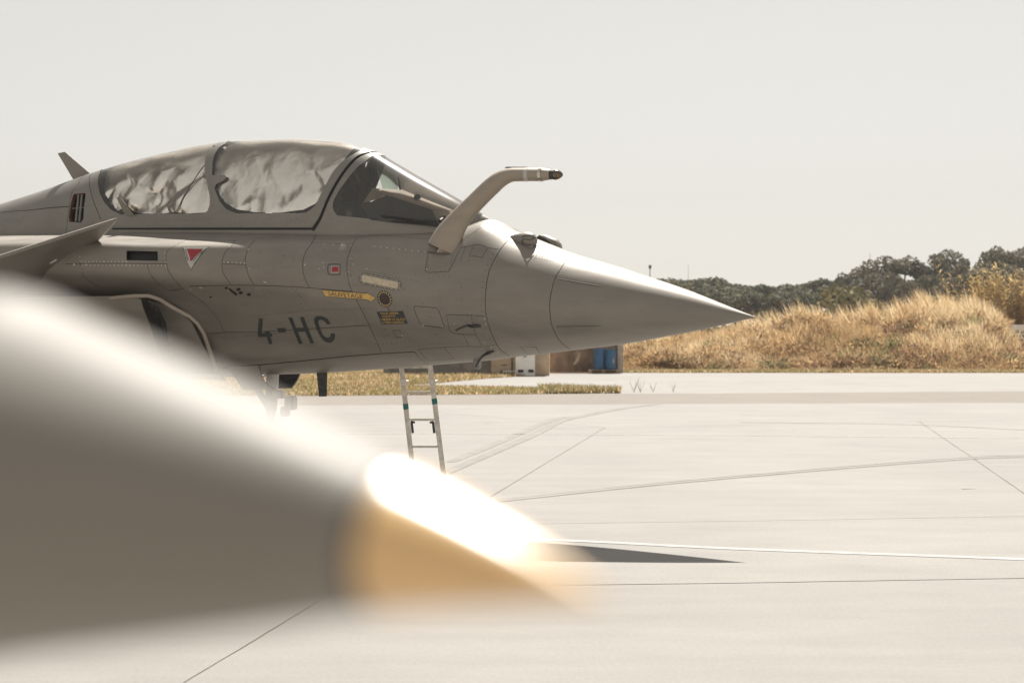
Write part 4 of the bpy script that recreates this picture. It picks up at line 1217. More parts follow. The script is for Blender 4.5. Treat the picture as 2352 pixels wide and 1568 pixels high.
# ------------------------------------------------------------------ ground
class Plane:
    """flat surface with the same interface as a loft: u = world x, t = world y"""
    c = 1.0
    def __init__(s, z): s.z = z
    def pos(s, u, t): u = np.asarray(u, float); return np.stack([u, np.asarray(t, float), np.full_like(u, s.z)], -1)
    def nrm(s, u, t): u = np.asarray(u, float); return np.stack([u * 0, u * 0, u * 0 + 1], -1)
    def inv(s, pts): return np.array([on_ground(x, y, s.z)[:2] for x, y in pts])
def concrete(name, base, k=1.0):
    m = bpy.data.materials.new(name); m.use_nodes = True; nt = m.node_tree; N = nt.nodes; L = nt.links
    b = N['Principled BSDF']; b.inputs['Roughness'].default_value = .75; b.inputs['Specular IOR Level'].default_value = .3
    tc = N.new('ShaderNodeTexCoord')
    def noise(sc, stretch, det): 
        mp = N.new('ShaderNodeMapping'); mp.inputs['Scale'].default_value = stretch; mp.inputs['Rotation'].default_value = (0, 0, R(-6)); L.new(tc.outputs['Object'], mp.inputs['Vector'])
        n = N.new('ShaderNodeTexNoise'); n.inputs['Scale'].default_value = sc; n.inputs['Detail'].default_value = det; n.inputs['Roughness'].default_value = .65; L.new(mp.outputs['Vector'], n.inputs['Vector']); return n
    mul = None
    for sc, stv, det, a, c in ((.25, (1, .6, 1), 6, 1 - .10 * k, 1 + .05 * k), (1.3, (.35, 1.4, 1), 8, 1 - .09 * k, 1 + .06 * k), (30, (1, 1, 1), 8, 1 - .12 * k, 1 + .08 * k)):
        n = noise(sc, stv, det); r = N.new('ShaderNodeMapRange'); r.inputs['From Min'].default_value = .3; r.inputs['From Max'].default_value = .7; r.inputs['To Min'].default_value = a; r.inputs['To Max'].default_value = c
        L.new(n.outputs['Fac'], r.inputs['Value'])
        if mul is None: mul = r.outputs[0]
        else:
            mm = N.new('ShaderNodeMath'); mm.operation = 'MULTIPLY'; L.new(mul, mm.inputs[0]); L.new(r.outputs[0], mm.inputs[1]); mul = mm.outputs[0]
    vm = N.new('ShaderNodeVectorMath'); vm.operation = 'SCALE'; vm.inputs[0].default_value = base; L.new(mul, vm.inputs['Scale']); L.new(vm.outputs[0], b.inputs['Base Color'])
    return m
M['apron'] = concrete('apron_concrete', (.238, .226, .211))
M['strip'] = concrete('taxi_strip', (.180, .158, .136))
M['road'] = concrete('far_concrete', (.24, .228, .212))
M['joint'] = mat('joint_sand', (.185, .160, .134), .9, 0, .5, .8)
M['tyremark'] = mat('tyre_mark', (.190, .176, .161), .8, 0, .2, 3)
M['stain'] = mat('oil_stain', (.13, .115, .10), .7, 0, .4, 4)
M['sandline'] = mat('sealed_line', (.245, .228, .205), .8)
M['whiteline'] = mat('white_line', (.29, .288, .280), .7, 0, .22, 5)
M['soil'] = mat('dry_soil', (.26, .17, .085), .95, 0, .45, .6)

g = MB(); g.add([(-2500, -800, -.05), (2500, -800, -.05), (2500, 2700, -.05), (-2500, 2700, -.05)], [(0, 1, 2, 3)])
tag(g.build('ground', M['soil']), kind='structure')

PA = Plane(0.0)
def ext_line(pts, a, b):
    q = PA.inv(pts); d0 = q[0] - q[1]; d1 = q[-1] - q[-2]
    return np.vstack([q[0] + d0 / np.linalg.norm(d0) * a, q, q[-1] + d1 / np.linalg.norm(d1) * b])
far_l, far_r = PA.inv([(640, 928), (2352, 920)])
ydir = (far_r - far_l)
def far_y(x): return far_l[1] + (x - far_l[0]) * ydir[1] / ydir[0]
def wob(q, amp, seed):
    r = np.random.default_rng(seed); q = resample(q, 1, .25); return q + np.cumsum(r.normal(0, amp, q.shape), 0) * .2 + r.normal(0, amp * .3, q.shape)
jl = [(ext_line([(1365, 1343), (1693, 1339), (2352, 1328)], 30, 30), .013), (ext_line([(1245, 1202), (1693, 1196), (2352, 1185)], 30, 30), .007),
      (ext_line([(2111, 968), (2234, 1052), (2352, 1135)], 0, 12), .009), (ext_line([(1389, 982), (1137, 1134.6)], 0, 14), .008), (ext_line([(1000, 988), (1389, 982), (2111, 968)], 20, 25), .008),
      (ext_line([(1065, 952), (1389, 982)], 8, 0), .008)]
gr = [(wob(q, .006, i), hw) for i, (q, hw) in enumerate(jl)]
X0, X1, Y0 = -42, 42, -6
UTg, Fg, gg, _ = cdt_domain(1.0, (X0, X1, Y0, 46.0), 4, 4, [(q, hw) for q, hw in gr], [np.array([(X0, Y0), (X1, Y0), (X1, far_y(X1)), (X0, far_y(X0))])])
inside = _[0]
apron = submesh(PA, UTg, Fg[gg & inside], 'apron', M['joint'], None, .005)
tag(apron, kind='structure')
SLB = [M['apron'], concrete('apron_concrete_pale', (.244, .232, .216), 1.2), concrete('apron_concrete_worn', (.224, .212, .196), 1.4), concrete('apron_concrete_warm', (.238, .224, .205), 1.2)]
for k_, ids in enumerate(components(Fg, ~gg & inside)):
    if len(ids) < 3: continue
    submesh(PA, UTg, Fg[ids], 'concrete_slab', SLB[k_ % 4], apron)
def strip_on(pts, hw, name, m, z, parent, hw2=None, smooth=True):
    q = PA.inv(smooth_px(pts, 6) if smooth else pts); tn = np.gradient(q, axis=0); tn /= np.linalg.norm(tn, axis=1)[:, None]
    nn = np.stack([-tn[:, 1], tn[:, 0]], 1); n = len(q)
    h = np.linspace(hw, hw2 or hw, n)[:, None]
    P = np.vstack([np.c_[q + nn * h, np.full(n, z)], np.c_[q - nn * h, np.full(n, z)]])
    return mesh_np(name, P, [(i, n + i, n + i + 1, i + 1) for i in range(n - 1)], m, parent, False)
strip_on([(1035, 1061), (1170, 1005.8), (1257, 968), (1299, 957.8), (1330, 956)], .09, 'tyre_mark', M['tyremark'], .004, apron, .14)
strip_on([(1000, 1098), (1035, 1081), (1215, 1003), (1284, 968.4), (1335, 956), (1416, 939.8), (1512, 927)], .09, 'tyre_mark', M['tyremark'], .005, apron, .16)
for dy, m in ((-2.2, 'tyremark'), (2.4, 'tyremark'), (0, 'sandline')):
    strip_on([(x, y + dy) for x, y in [(1100, 1155), (1164, 1148), (1455, 1117), (1693, 1095), (1985, 1070), (2234, 1052), (2352, 1048), (2500, 1043)]], .022 if dy else .05, 'tyre_mark' if dy else 'sealed_joint', M[m], .004 if dy else .003, apron)
strip_on([(900, 1226), (1357, 1243.5), (1693, 1260), (2352, 1284), (2600, 1294)], .075, 'painted_line', M['whiteline'], .004, apron)
strip_on([(760, 995), (1400, 998), (2210, 1005), (2400, 1008)], .05, 'painted_line', M['whiteline'], .004, apron)
strip_on([(1700, 970), (2080, 975), (2400, 990)], .03, 'tyre_mark', M['tyremark'], .004, apron)

for a in ([(1110, 972.5), (1130, 971.6), (1152, 972)], [(1700, 953), (1800, 955), (1900, 954)], [(2210, 1123), (2228, 1122.4), (2246, 1123)]):
    strip_on(a, .02, 'oil_stain', M['stain'], .004, apron, .004)
def band(ya, yb, name, m, z, x0=-60, x1=60):
    """cross strip between two photograph lines ((x,y),(x,y)) far and near"""
    P = []
    for (a, b) in (ya, yb):
        p, q = on_ground(*a), on_ground(*b); k = (q.y - p.y) / (q.x - p.x)
        P.append([(x0, p.y + k * (x0 - p.x), z), (x1, p.y + k * (x1 - p.x), z)])
    s = MB(); s.add([P[0][0], P[0][1], P[1][1], P[1][0]], [(0, 1, 2, 3)]); return tag(s.build(name, m), kind='structure')
band(((640, 909), (2352, 898)), ((640, 936), (2352, 928)), 'taxiway_strip', M['strip'], -.004)
# far concrete: one sheet, with verge islands of soil and grass laid on it
band(((600, 855.5), (2352, 856)), ((640, 909.3), (2352, 898.3)), 'far_pavement', M['road'], -.008)
def patch(pts, name, m, z):
    P = [tuple(on_ground(x, y, z)) for x, y in pts]; s = MB(); s.add(P, [tuple(range(len(P)))]); return tag(s.build(name, m), kind='structure')
verge_far = [(-700, 850), (900, 848), (1180, 860), (1215, 863), (1120, 868.5), (1010, 879), (880, 887), (600, 886), (-700, 888)]
verge_near = [(-700, 886), (600, 885), (880, 887), (1100, 890), (1300, 894), (1425, 900), (1425, 902), (1200, 904.5), (640, 908.5), (-700, 910)]
patch(verge_far, 'verge', M['soil'], .002); patch(verge_near, 'verge', M['soil'], .004)

# ------------------------------------------------------------------ mound
def mound_h(x, y):
    """height of the earth bank behind the pavement"""
    s = np.asarray(x, float)
    px = PW / 2 + FP * s / np.maximum(y, 1)
    crest = np.interp(px, [1380, 1440, 1560, 1700, 1760, 1850, 1950, 2040, 2110, 2180, 2250, 2300, 2345, 2390], [.9, 1.0, 1.1, 1.3, 1.75, 2.2, 1.95, 2.25, 2.8, 2.85, 2.65, 2.0, .6, .15]) * (1 + .05 * np.sin(px * .045) + .05 * np.sin(px * .11 + 1))
    f = np.clip((y - 73.5) / 9.0, 0, 1); f = f * f * (3 - 2 * f); b = np.clip((104 - y) / 14, 0, 1)
    return crest * f * b + .10 * np.sin(s * 1.3 + y) + .12 * np.sin(s * .55 - y * .7)
gx = np.linspace(4, 36, 90); gy = np.linspace(72.6, 108, 60)
GX, GY = np.meshgrid(gx, gy, indexing='ij'); GZ = mound_h(GX, GY)
fade = np.clip((GY - 72.6) / 1.2, 0, 1) * np.clip((GX - 4) / .6, 0, 1); GZ = np.maximum(GZ * fade, -.03)
vs = np.stack([GX, GY, GZ], -1).reshape(-1, 3); ny = len(gy)
fs = [(i * ny + j, (i + 1) * ny + j, (i + 1) * ny + j + 1, i * ny + j + 1) for i in range(len(gx) - 1) for j in range(ny - 1)]
tag(mesh_np('earth_bank', vs, fs, M['soil']), kind='structure')

# ------------------------------------------------------------------ grass
def attr_mat(name, rough=.9, trans=0.35):
    m = bpy.data.materials.new(name); m.use_nodes = True; nt = m.node_tree; N = nt.nodes; L = nt.links
    b = N['Principled BSDF']; b.inputs['Roughness'].default_value = rough; b.inputs['Specular IOR Level'].default_value = .2
    at = N.new('ShaderNodeVertexColor'); at.layer_name = 'tint'; L.new(at.outputs['Color'], b.inputs['Base Color'])
    tl = N.new('ShaderNodeBsdfTranslucent'); L.new(at.outputs['Color'], tl.inputs['Color'])
    mx = N.new('ShaderNodeMixShader'); mx.inputs[0].default_value = trans
    L.new(b.outputs[0], mx.inputs[1]); L.new(tl.outputs[0], mx.inputs[2]); L.new(mx.outputs[0], N['Material Output'].inputs['Surface'])
    return m
M['blade'] = attr_mat('grass_blades', .85, .55)
M['leaf'] = attr_mat('leaves', .7, .25)
def tri_mesh(name, V, cols, m, nper=3):
    """V: (n, nper, 3); cols: (n, 3)"""
    n = len(V); me = bpy.data.meshes.new(name)
    me.vertices.add(n * nper); me.vertices.foreach_set('co', V.reshape(-1).astype(np.float32))
    me.loops.add(n * nper); me.loops.foreach_set('vertex_index', np.arange(n * nper, dtype=np.int32))
    me.polygons.add(n); me.polygons.foreach_set('loop_start', np.arange(0, n * nper, nper, dtype=np.int32)); me.polygons.foreach_set('loop_total', np.full(n, nper, dtype=np.int32))
    me.update(calc_edges=True)
    ca = me.color_attributes.new('tint', 'FLOAT_COLOR', 'POINT')
    c4_ = np.c_[np.repeat(cols, nper, 0), np.ones(n * nper)]; ca.data.foreach_set('color', c4_.reshape(-1).astype(np.float32))
    me.materials.append(m); return me
GOLD, PALE, BROWN, GREEN, RUST = np.array([.66, .49, .26]), np.array([.76, .63, .42]), np.array([.36, .20, .11]), np.array([.22, .21, .09]), np.array([.48, .30, .16])
def vnoise(x, y, s, seed):
    r = np.random.default_rng(seed); o = np.zeros_like(x)
    for i in range(5):
        a = r.uniform(0, 6.28); f = s * r.uniform(.6, 1.8); o += np.sin((x * math.cos(a) + y * math.sin(a)) * f + r.uniform(0, 6.28))
    return o / 5
def blades(P, hmin, hmax, w, lean, colfun, name, m=None, seed=1, hmul=1.0):
    r = np.random.default_rng(seed); n = len(P)
    h = r.uniform(hmin, hmax, n) * hmul; a = r.uniform(0, math.pi, n); ww = w * r.uniform(.5, 1.4, n)
    dx = np.stack([np.cos(a) * ww / 2, np.sin(a) * ww / 2, np.zeros(n)], 1)
    tip = P + np.stack([r.normal(lean[0], lean[2], n) * h, r.normal(lean[1], lean[2], n) * h, h * r.uniform(.8, 1, n)], 1)
    V = np.stack([P - dx, P + dx, tip], 1)
    return tri_mesh(name, V, colfun(P, r, h), m or M['blade'])
def pick(r, n, cols, pr):
    k = r.choice(len(cols), n, p=np.array(pr) / sum(pr)); return np.array(cols)[k]
# dry grass on the bank
n = 150000
x = rng.uniform(4.2, 34, n); y = 73.2 + rng.uniform(0, 1, n) ** 1.4 * 24
z = mound_h(x, y) * np.clip((y - 72.6) / 1.2, 0, 1); z = np.maximum(z, -.02)
P = np.stack([x, y, z - .03], 1)
px = PW / 2 + FP * x / y
keep = (px > 1428)
P = P[keep]; px = px[keep]
def bankcol(P, r, h):
    n = len(P); pat = vnoise(P[:, 0], P[:, 1] * 1.5 + P[:, 2] * 2, .55, 3); pat2 = vnoise(P[:, 0], P[:, 1], 1.6, 8)
    base = pick(r, n, [GOLD, PALE, RUST, BROWN, GREEN], [.38, .26, .2, .1, .06])
    front = np.clip((77.5 - P[:, 1]) / 4, 0, 1)[:, None]
    c = base * (1 - .45 * front) + pick(r, n, [RUST, BROWN, GREEN], [.5, .3, .2]) * .45 * front
    k = np.clip(pat * 2, 0, 1)[:, None]; c = c * (1 - .55 * k) + PALE * .55 * k
    k = np.clip(-pat * 2 - .2, 0, 1)[:, None]; c = c * (1 - .5 * k) + np.array([.36, .22, .10]) * .5 * k
    k = np.clip(pat2 * 3 - 1.1, 0, 1)[:, None]; c = c * (1 - .6 * k) + GREEN * .6 * k
    return c * r.uniform(.7, 1.2, (n, 1))
hs = np.clip((P[:, 1] - 72.8) / 2.5, .3, 1) * np.clip(.75 + .45 * vnoise(P[:, 0], P[:, 1], 1.3, 21) + .4 * vnoise(P[:, 0], P[:, 1], 3.4, 22), .3, 1.6)
me = blades(P, .35, 1.05, .045, (-.18, .0, .36), bankcol, 'dry_grass', seed=4, hmul=hs)
tag(new_obj('dry_grass', me), 'tall golden dry grass covering the earth bank right of the jet', 'grass', kind='stuff')
# brown dead scrub tangled into the lower bank
r_s = np.random.default_rng(77); Vs, Cs = [], []
for k in range(240):
    cy = 73.6 + r_s.uniform(0, 1) ** 1.8 * 12; cx = r_s.uniform(5.2, 29.5) * cy / 80; rad = r_s.uniform(.2, .6); cz = float(mound_h(cx, cy)) + rad * .3
    if PW / 2 + FP * cx / cy < 1432: continue
    n = int(330 * rad); d = r_s.normal(0, 1, (n, 3)); d /= np.linalg.norm(d, axis=1)[:, None]; d[:, 2] = np.abs(d[:, 2])
    P = np.array([cx, cy, cz]) + d * (rad * r_s.uniform(.2, 1.3, n))[:, None] * np.array([1.5, 1, .9]); a = d + r_s.normal(0, .6, (n, 3)); a /= np.linalg.norm(a, axis=1)[:, None]
    b = np.cross(a, r_s.normal(0, 1, (n, 3))); b /= np.linalg.norm(b, axis=1)[:, None]; sz = r_s.uniform(.06, .16, (n, 1))
    Vs.append(np.stack([P - b * sz * .35, P + b * sz * .35, P + a * sz * 1.6], 1))
    base = [np.array([.25, .165, .09]), np.array([.34, .23, .12]), np.array([.15, .14, .07]), np.array([.19, .12, .08])][r_s.choice(4, p=[.35, .3, .15, .2])]
    Cs.append(base * 1.35 * r_s.uniform(.6, 1.3, (n, 1)))
tag(new_obj('dead_scrub', tri_mesh('dead_scrub', np.concatenate(Vs), np.concatenate(Cs), M['blade'])), 'brown dead scrub tangled into the lower slope of the bank', 'scrub', kind='stuff')
# feathery seed heads along the crest
n = 2600
x = rng.uniform(13, 33, n); y = rng.uniform(82, 92, n); z = mound_h(x, y); P = np.stack([x, y, z + .3], 1)
me = blades(P, .6, 1.25, .05, (-.35, .05, .22), lambda P, r, h: pick(r, len(P), [PALE, GOLD, RUST], [.5, .4, .1]), 'seed_heads', seed=6)
tag(new_obj('feather_grass', me), 'pale feathery seed heads standing along the crest of the bank', 'grass', kind='stuff')
# verge grass
def in_px_poly(n, poly, seed):
    q = np.array([on_ground(a, b)[:2] for a, b in poly]); r = np.random.default_rng(seed); lo_, hi_ = q.min(0), q.max(0); lo_[0] = max(lo_[0], -16)
    C = r.uniform(lo_, hi_, (n, 2)); C = C[in_poly(C, [tuple(p) for p in q])]; return np.c_[C, np.full(len(C), .0)]
def vergecol(g_, dim=1.0):
    def f(P, r, h):
        n = len(P); pat = vnoise(P[:, 0], P[:, 1], 1.1, 5)
        c = pick(r, n, [GOLD, PALE, RUST, GREEN], [.4, .3, .12, g_]); k = np.clip(pat * 1.5, 0, .7)[:, None]
        return (c * (1 - k) + (GREEN * 1.0 + GOLD * .25) * k) * r.uniform(.55, .95, (n, 1)) * dim
    return f
P = in_px_poly(60000, verge_far, 3); tag(new_obj('verge_grass', blades(P, .05, .22, .05, (0, 0, .4), vergecol(.2), 'verge_grass', seed=8)), 'short yellowed grass on the verge in front of the grey wall', 'grass', kind='stuff')
P = in_px_poly(60000, verge_near, 4); tag(new_obj('verge_grass', blades(P, .05, .16, .045, (0, 0, .4), vergecol(.6, 1.05), 'verge_grass', seed=9)), 'narrow green-brown grass strip along the taxiway edge', 'grass', kind='stuff')
P = in_px_poly(7000, [(1240, 893), (1425, 899), (1425, 902.5), (1255, 904)], 6); tag(new_obj('verge_grass', blades(P, .08, .30, .05, (0, 0, .35), vergecol(.7, 1.05), 'weeds', seed=10)), 'ragged weeds at the right end of the taxiway grass strip', 'grass', kind='stuff')
P = in_px_poly(90000, [(1430, 848), (3000, 848), (3000, 855.3), (1430, 855.3)], 7); tag(new_obj('verge_grass', blades(P, .04, .16, .06, (0, 0, .5), vergecol(.35), 'verge_grass', seed=12)), 'low green and yellow grass along the foot of the bank', 'grass', kind='stuff')
for (x, y, h) in ((1456, 901, .55), (1471, 901, .5), (1500, 900.5, .35), (1546, 899.5, .35)):
    b = on_ground(x, y); s = MB()
    for k in range(9):
        a = random.uniform(0, 6.28); hh = h * random.uniform(.5, 1); p1 = Vector((math.cos(a) * hh * .25, math.sin(a) * hh * .25, hh * .6)) + b; p2 = p1 + Vector((math.cos(a) * hh * .12 + random.uniform(-.06, .06), 0, hh * .4))
        s.tube([b, p1, p2], [.004, .003, .0015], 4)
    tag(s.build('dry_weed', mat('dry_stalk', (.30, .22, .13), .9)), {1456: 'tallest leafless weed right of the grass strip', 1471: 'second tall leafless weed right of the grass strip', 1500: 'small leafless weed at the taxiway edge', 1546: 'rightmost small leafless weed at the taxiway edge'}[x], 'weed')

# ------------------------------------------------------------------ walls, hut, barrels, barrier
M['wallgrey'] = mat('wall_grey', (.22, .20, .175), .9, 0, .35, 2.5, bump=.3, bscale=30)
M['wallbrown'] = mat('wall_stained', (.27, .19, .13), .9, 0, .55, 1.8, bump=.3, bscale=30, stretch=(1, 1, .5))
M['render'] = mat('hut_render', (.52, .40, .28), .9, 0, .22, 2.2, bump=.2, bscale=40)
M['cabinet'] = mat('cabinet_white', (.78, .75, .71), .5, 0, .08, 3)
M['barrier'] = mat('barrier_white', (.82, .81, .79), .5)
M['blue'] = mat('barrel_blue', (.022, .10, .21), .42, 0, .15, 4)
M['wood'] = mat('pallet_wood', (.34, .24, .15), .85, 0, .4, 9)
def gbox(xa, xb, ybase, depth, height, thick, name, m, parent=None, bev=.02, z0=0):
    a, b = on_ground(xa, ybase), on_ground(xb, ybase); Y = (a.y + b.y) / 2 + depth
    s = MB(); s.box(((a.x + b.x) / 2, Y + thick / 2, z0 + height / 2), (abs(b.x - a.x), thick, height)); return s.build(name, m, parent, bevel=bev)
w = gbox(880, 1130, 861.5, 0, 1.7, .3, 'concrete_wall', M['wallgrey']); tag(w, 'long weathered grey concrete wall seen under the jet, behind the ladder', 'wall')
hut = empty('utility_hut', tuple(on_ground(1195, 862)))
tag(hut, 'low beige rendered utility hut with pipes and a white cabinet, under the jet nose', 'hut')
gbox(1128, 1262, 862, 0, 2.3, 3.0, 'hut_wall', M['render'], hut)
gbox(1124, 1266, 862, -.06, .14, 3.15, 'roof_slab', M['wallgrey'], hut, z0=2.3)
hy = on_ground(1195, 862).y
def hp(px, py, d=.06): return at_depth(px, py, hy - d)
s = MB(); s.tube([hp(1152, 853.5), hp(1190, 852.5)], .035, 10); s.build('drain_pipe', M['cabinet'], hut, True)
s = MB(); s.tube([hp(1152, 851), hp(1152, 855.5)], .05, 8); s.build('pipe_flange', M['dark'], hut)
s = MB(); s.tube([hp(1176, 815), hp(1176, 852)], .022, 8); s.build('down_pipe', M['dark'], hut, True)
s = MB(); s.tube([hp(1187, 815), hp(1187, 852)], .022, 8); s.build('down_pipe', M['dark'], hut, True)
s = MB(); s.tube([hp(1151, 838), hp(1164, 837.7)], .016, 6); s.build('handle_bar', M['dark'], hut)
for a, b in ((1190, 1198),): 
    s = MB(); s.tube([hp(1189, 832.8), hp(1199, 833.4)], .03, 8); s.build('cable_box', M['dark'], hut)
cab = empty('electrical_cabinet', tuple(on_ground(1206, 863.5)))
tag(cab, 'white sheet-metal cabinet with two dark grilles standing against the beige hut', 'cabinet')
c0, c1 = on_ground(1184, 863.5), on_ground(1229, 863.5)
s = MB(); s.box(((c0.x + c1.x) / 2, c0.y + .3, .58), (c1.x - c0.x, .5, 1.16)); s.build('cabinet_body', M['cabinet'], cab, bevel=.02)
for a, b in ((1189.5, 1202.5), (1213.5, 1225.5)):
    q0, q1 = at_depth(a, 848.5, c0.y + .03), at_depth(b, 855, c0.y + .03)
    s = MB(); s.box(((q0.x + q1.x) / 2, c0.y + .03, (q0.z + q1.z) / 2), (q1.x - q0.x, .05, q0.z - q1.z)); gr_ = s.build('vent_grille', M['dark'], cab)
    for k in range(4):
        s = MB(); s.box(((q0.x + q1.x) / 2, c0.y + .0, q1.z + (q0.z - q1.z) * (k + .5) / 4), (q1.x - q0.x, .02, .012)); s.build('grille_slat', M['black'], gr_)
for xx in (1203.5, 1208):
    q0 = at_depth(xx, 818, c0.y + .04); s = MB(); s.box(tuple(q0), (.035, .03, .11)); s.build('cabinet_latch', M['black'], cab)
w2 = gbox(1263, 1418, 855.5, 0, 2.0, .3, 'concrete_wall', M['wallbrown']); tag(w2, 'brown stained concrete wall behind the blue barrels', 'wall')
po = gbox(1418, 1431, 855.8, -.1, 2.05, .5, 'end_post', mat('post_concrete', (.42, .36, .29), .9, 0, .2, 3), w2); 
wy = on_ground(1340, 855.5).y
lf = [at_depth(x, y, wy - .012) for x, y in smooth_px([(1316, 836), (1323, 825), (1327, 815), (1331, 809), (1332.5, 814), (1331, 824), (1327, 832), (1321, 837)], 3, True)]
s = MB(); s.prism([tuple(p) for p in lf], (0, .012, 0)); fix_parent(s.build('peeled_plaster', M['render']), w2)
pal = empty('wooden_pallet', tuple(on_ground(1385, 855)))
tag(pal, 'worn wooden pallet carrying two blue barrels', 'pallet')
py_ = wy - .75; p0, p1 = at_depth(1351, 850, py_), at_depth(1420, 850, py_); xm = (p0.x + p1.x) / 2; wd = p1.x - p0.x
for k, z in enumerate((.02, .15)):
    for j in range(5):
        s = MB(); s.box((xm, py_ - .4 + j * .2, z), (wd, .12, .022)); o = s.build('deck_board', M['wood'], pal); o.rotation_euler = (0, 0, 0)
for j in range(3):
    for i in range(3):
        s = MB(); s.box((xm + (i - 1) * (wd / 2 - .07), py_ - .4 + j * .4, .085), (.13, .1, .1)); s.build('block', M['wood'], pal)
def barrel(px0, px1, ytop, label):
    a, b = at_depth(px0, 822, py_), at_depth(px1, 822, py_); cx, r = (a.x + b.x) / 2, (b.x - a.x) / 2 * .985; t = empty('blue_barrel', (cx, py_, .165)); tag(t, label, 'barrel', 'blue barrels on the pallet')
    h = at_depth(px0, ytop, py_).z - .165
    pr = [(.0, .02), (r * .93, .0), (r * .98, .02), (r, .05), (r, h * .32), (r * 1.02, h * .335), (r, h * .35), (r, h * .65), (r * 1.02, h * .665), (r, h * .68), (r, h - .07), (r * .97, h - .03), (r * 1.01, h - .025), (r * 1.01, h), (r * .94, h), (r * .93, h - .02), (0, h - .02)]
    nn = 40; s = MB(); vs = [(cx + q * math.cos(2 * math.pi * k / nn), py_ + q * math.sin(2 * math.pi * k / nn), .165 + z) for q, z in pr for k in range(nn)]
    s.add(vs, [(i * nn + k, i * nn + (k + 1) % nn, (i + 1) * nn + (k + 1) % nn, (i + 1) * nn + k) for i in range(len(pr) - 1) for k in range(nn)]); s.build('drum', M['blue'], t, True)
    return t, cx, r, h
barrel(1363.5, 1388.2, 800.5, 'plain blue barrel, left of the two on the pallet')
t, cx, r, h = barrel(1388.6, 1414, 801.5, 'blue barrel with a white label, right of the two on the pallet')
s = MB(); s.box((cx + r * .45, py_ - r * .905, .165 + h * .42), (.14, .01, .16)); s.box((cx + r * .62, py_ - r * .80, .165 + h * .52), (.05, .01, .1)); o = s.build('label_sticker', M['whiteline'], t)
# red post by the wall, white barrier at the right edge
s = MB(); b = on_ground(893, 858.5); s.tube([b, b + Vector((0, 0, .3)), b + Vector((0, 0, .32)), b + Vector((0, 0, .42)), b + Vector((0, 0, .47))], [.06, .06, .085, .085, .03], 14); s.tube([b + Vector((-.13, 0, .25)), b + Vector((.13, 0, .25))], .04, 8)
tag(s.build('red_hydrant', M['red'] if False else mat('hydrant_red', (.35, .04, .035), .5), None, True), 'small red hydrant on the grass, left of the ladder', 'hydrant')
bar = empty('white_barrier', tuple(on_ground(2345, 848)))
tag(bar, 'white slatted barrier at the right edge, behind the grassy bank', 'barrier')
by = 84.0
for k, (ya, yb, nm) in enumerate(((745.5, 758, 'top_beam'), (766, 768, 'slat'), (775, 777, 'slat'), (784, 786, 'slat'), (793, 795, 'slat'), (803, 805, 'slat'), (815, 817, 'slat'))):
    za, zb = at_depth(2350, ya, by).z, at_depth(2350, yb, by).z; xa = at_depth(2300, 750, by).x
    s = MB(); s.box((xa + 3, by, (za + zb) / 2), (6, .12 if k == 0 else .05, za - zb)); s.build(nm, M['barrier'], bar, bevel=.01)
for xx in (2300, 2420, 2540):
    q = at_depth(xx, 750, by); s = MB(); s.box((q.x + .05, by + .12, q.z / 2), (.1, .1, q.z)); s.build('post', M['cabinet'], bar)
for k in range(4):
    za, zb = at_depth(2350, 758 + k * 9.3, by).z, at_depth(2350, 766 + k * 9.3, by).z
s = MB(); q = at_depth(2300, 758, by); s.box((q.x + 3, by + .2, .9), (6, .04, 1.9)); s.build('back_panel', M['wallgrey'], bar)

# ------------------------------------------------------------------ trees
def crown_mesh(name, clusters, leaf, per, seed, cols, pr, flat=1.0):
    r = np.random.default_rng(seed); Vs, Cs = [], []
    for (cx, cy, cz, rad) in clusters:
        n = int(per * rad * rad)
        d = r.normal(0, 1, (n, 3)); d /= np.linalg.norm(d, axis=1)[:, None]; rr = rad * r.uniform(.55, 1.08, n) ** .6
        P = np.array([cx, cy, cz]) + d * rr[:, None] * np.array([1, 1, flat])
        a = r.normal(0, 1, (n, 3)); a /= np.linalg.norm(a, axis=1)[:, None]; b = np.cross(a, d + r.normal(0, .5, (n, 3))); b /= np.linalg.norm(b, axis=1)[:, None] + 1e-9
        sz = leaf * r.uniform(.5, 1.3, (n, 1))
        Vs.append(np.stack([P - a * sz, P + b * sz * .6, P + a * sz, P - b * sz * .6], 1))
        tone = r.uniform(.8, 1.2)
        Cs.append(pick(r, n, cols, pr) * r.uniform(.65, 1.25, (n, 1)) * tone)
    return tri_mesh(name, np.concatenate(Vs), np.concatenate(Cs), M['leaf'], 4)
PG = [np.array([.105, .108, .060]), np.array([.160, .150, .080]), np.array([.060, .066, .042])]
EG = [np.array([.115, .110, .070]), np.array([.18, .150, .090]), np.array([.066, .070, .050])]
SG_ = [np.array([.15, .13, .05]), np.array([.20, .17, .07]), np.array([.09, .09, .04])]
M['bark'] = mat('tree_bark', (.10, .07, .05), .95, 0, .3, 3)
def pine_clusters(seed):
    r = random.Random(seed); out = []
    for k in range(34):
        a = r.uniform(0, 6.28); q = 3.6 * math.sqrt(r.random()); z = 7.0 - (q / 3.6) ** 2 * 1.1 + r.uniform(-.55, .35); out.append((q * math.cos(a), q * math.sin(a), z, r.uniform(.6, 1.05)))
    for k in range(9):
        a = r.uniform(0, 6.28); q = r.uniform(1.5, 3.4); out.append((q * math.cos(a), q * math.sin(a), r.uniform(3.6, 5.4), r.uniform(.5, .9)))
    return out
def euc_clusters(seed):
    r = random.Random(seed); out = []
    for k in range(30):
        z = r.uniform(2.2, 10.6); w = 2.7 * math.sin(math.pi * min(1, (z - 1.0) / 10.8)) ** .7 + .4; a = r.uniform(0, 6.28); q = w * math.sqrt(r.random())
        out.append((q * math.cos(a), q * math.sin(a), z, r.uniform(.6, 1.25)))
    return out
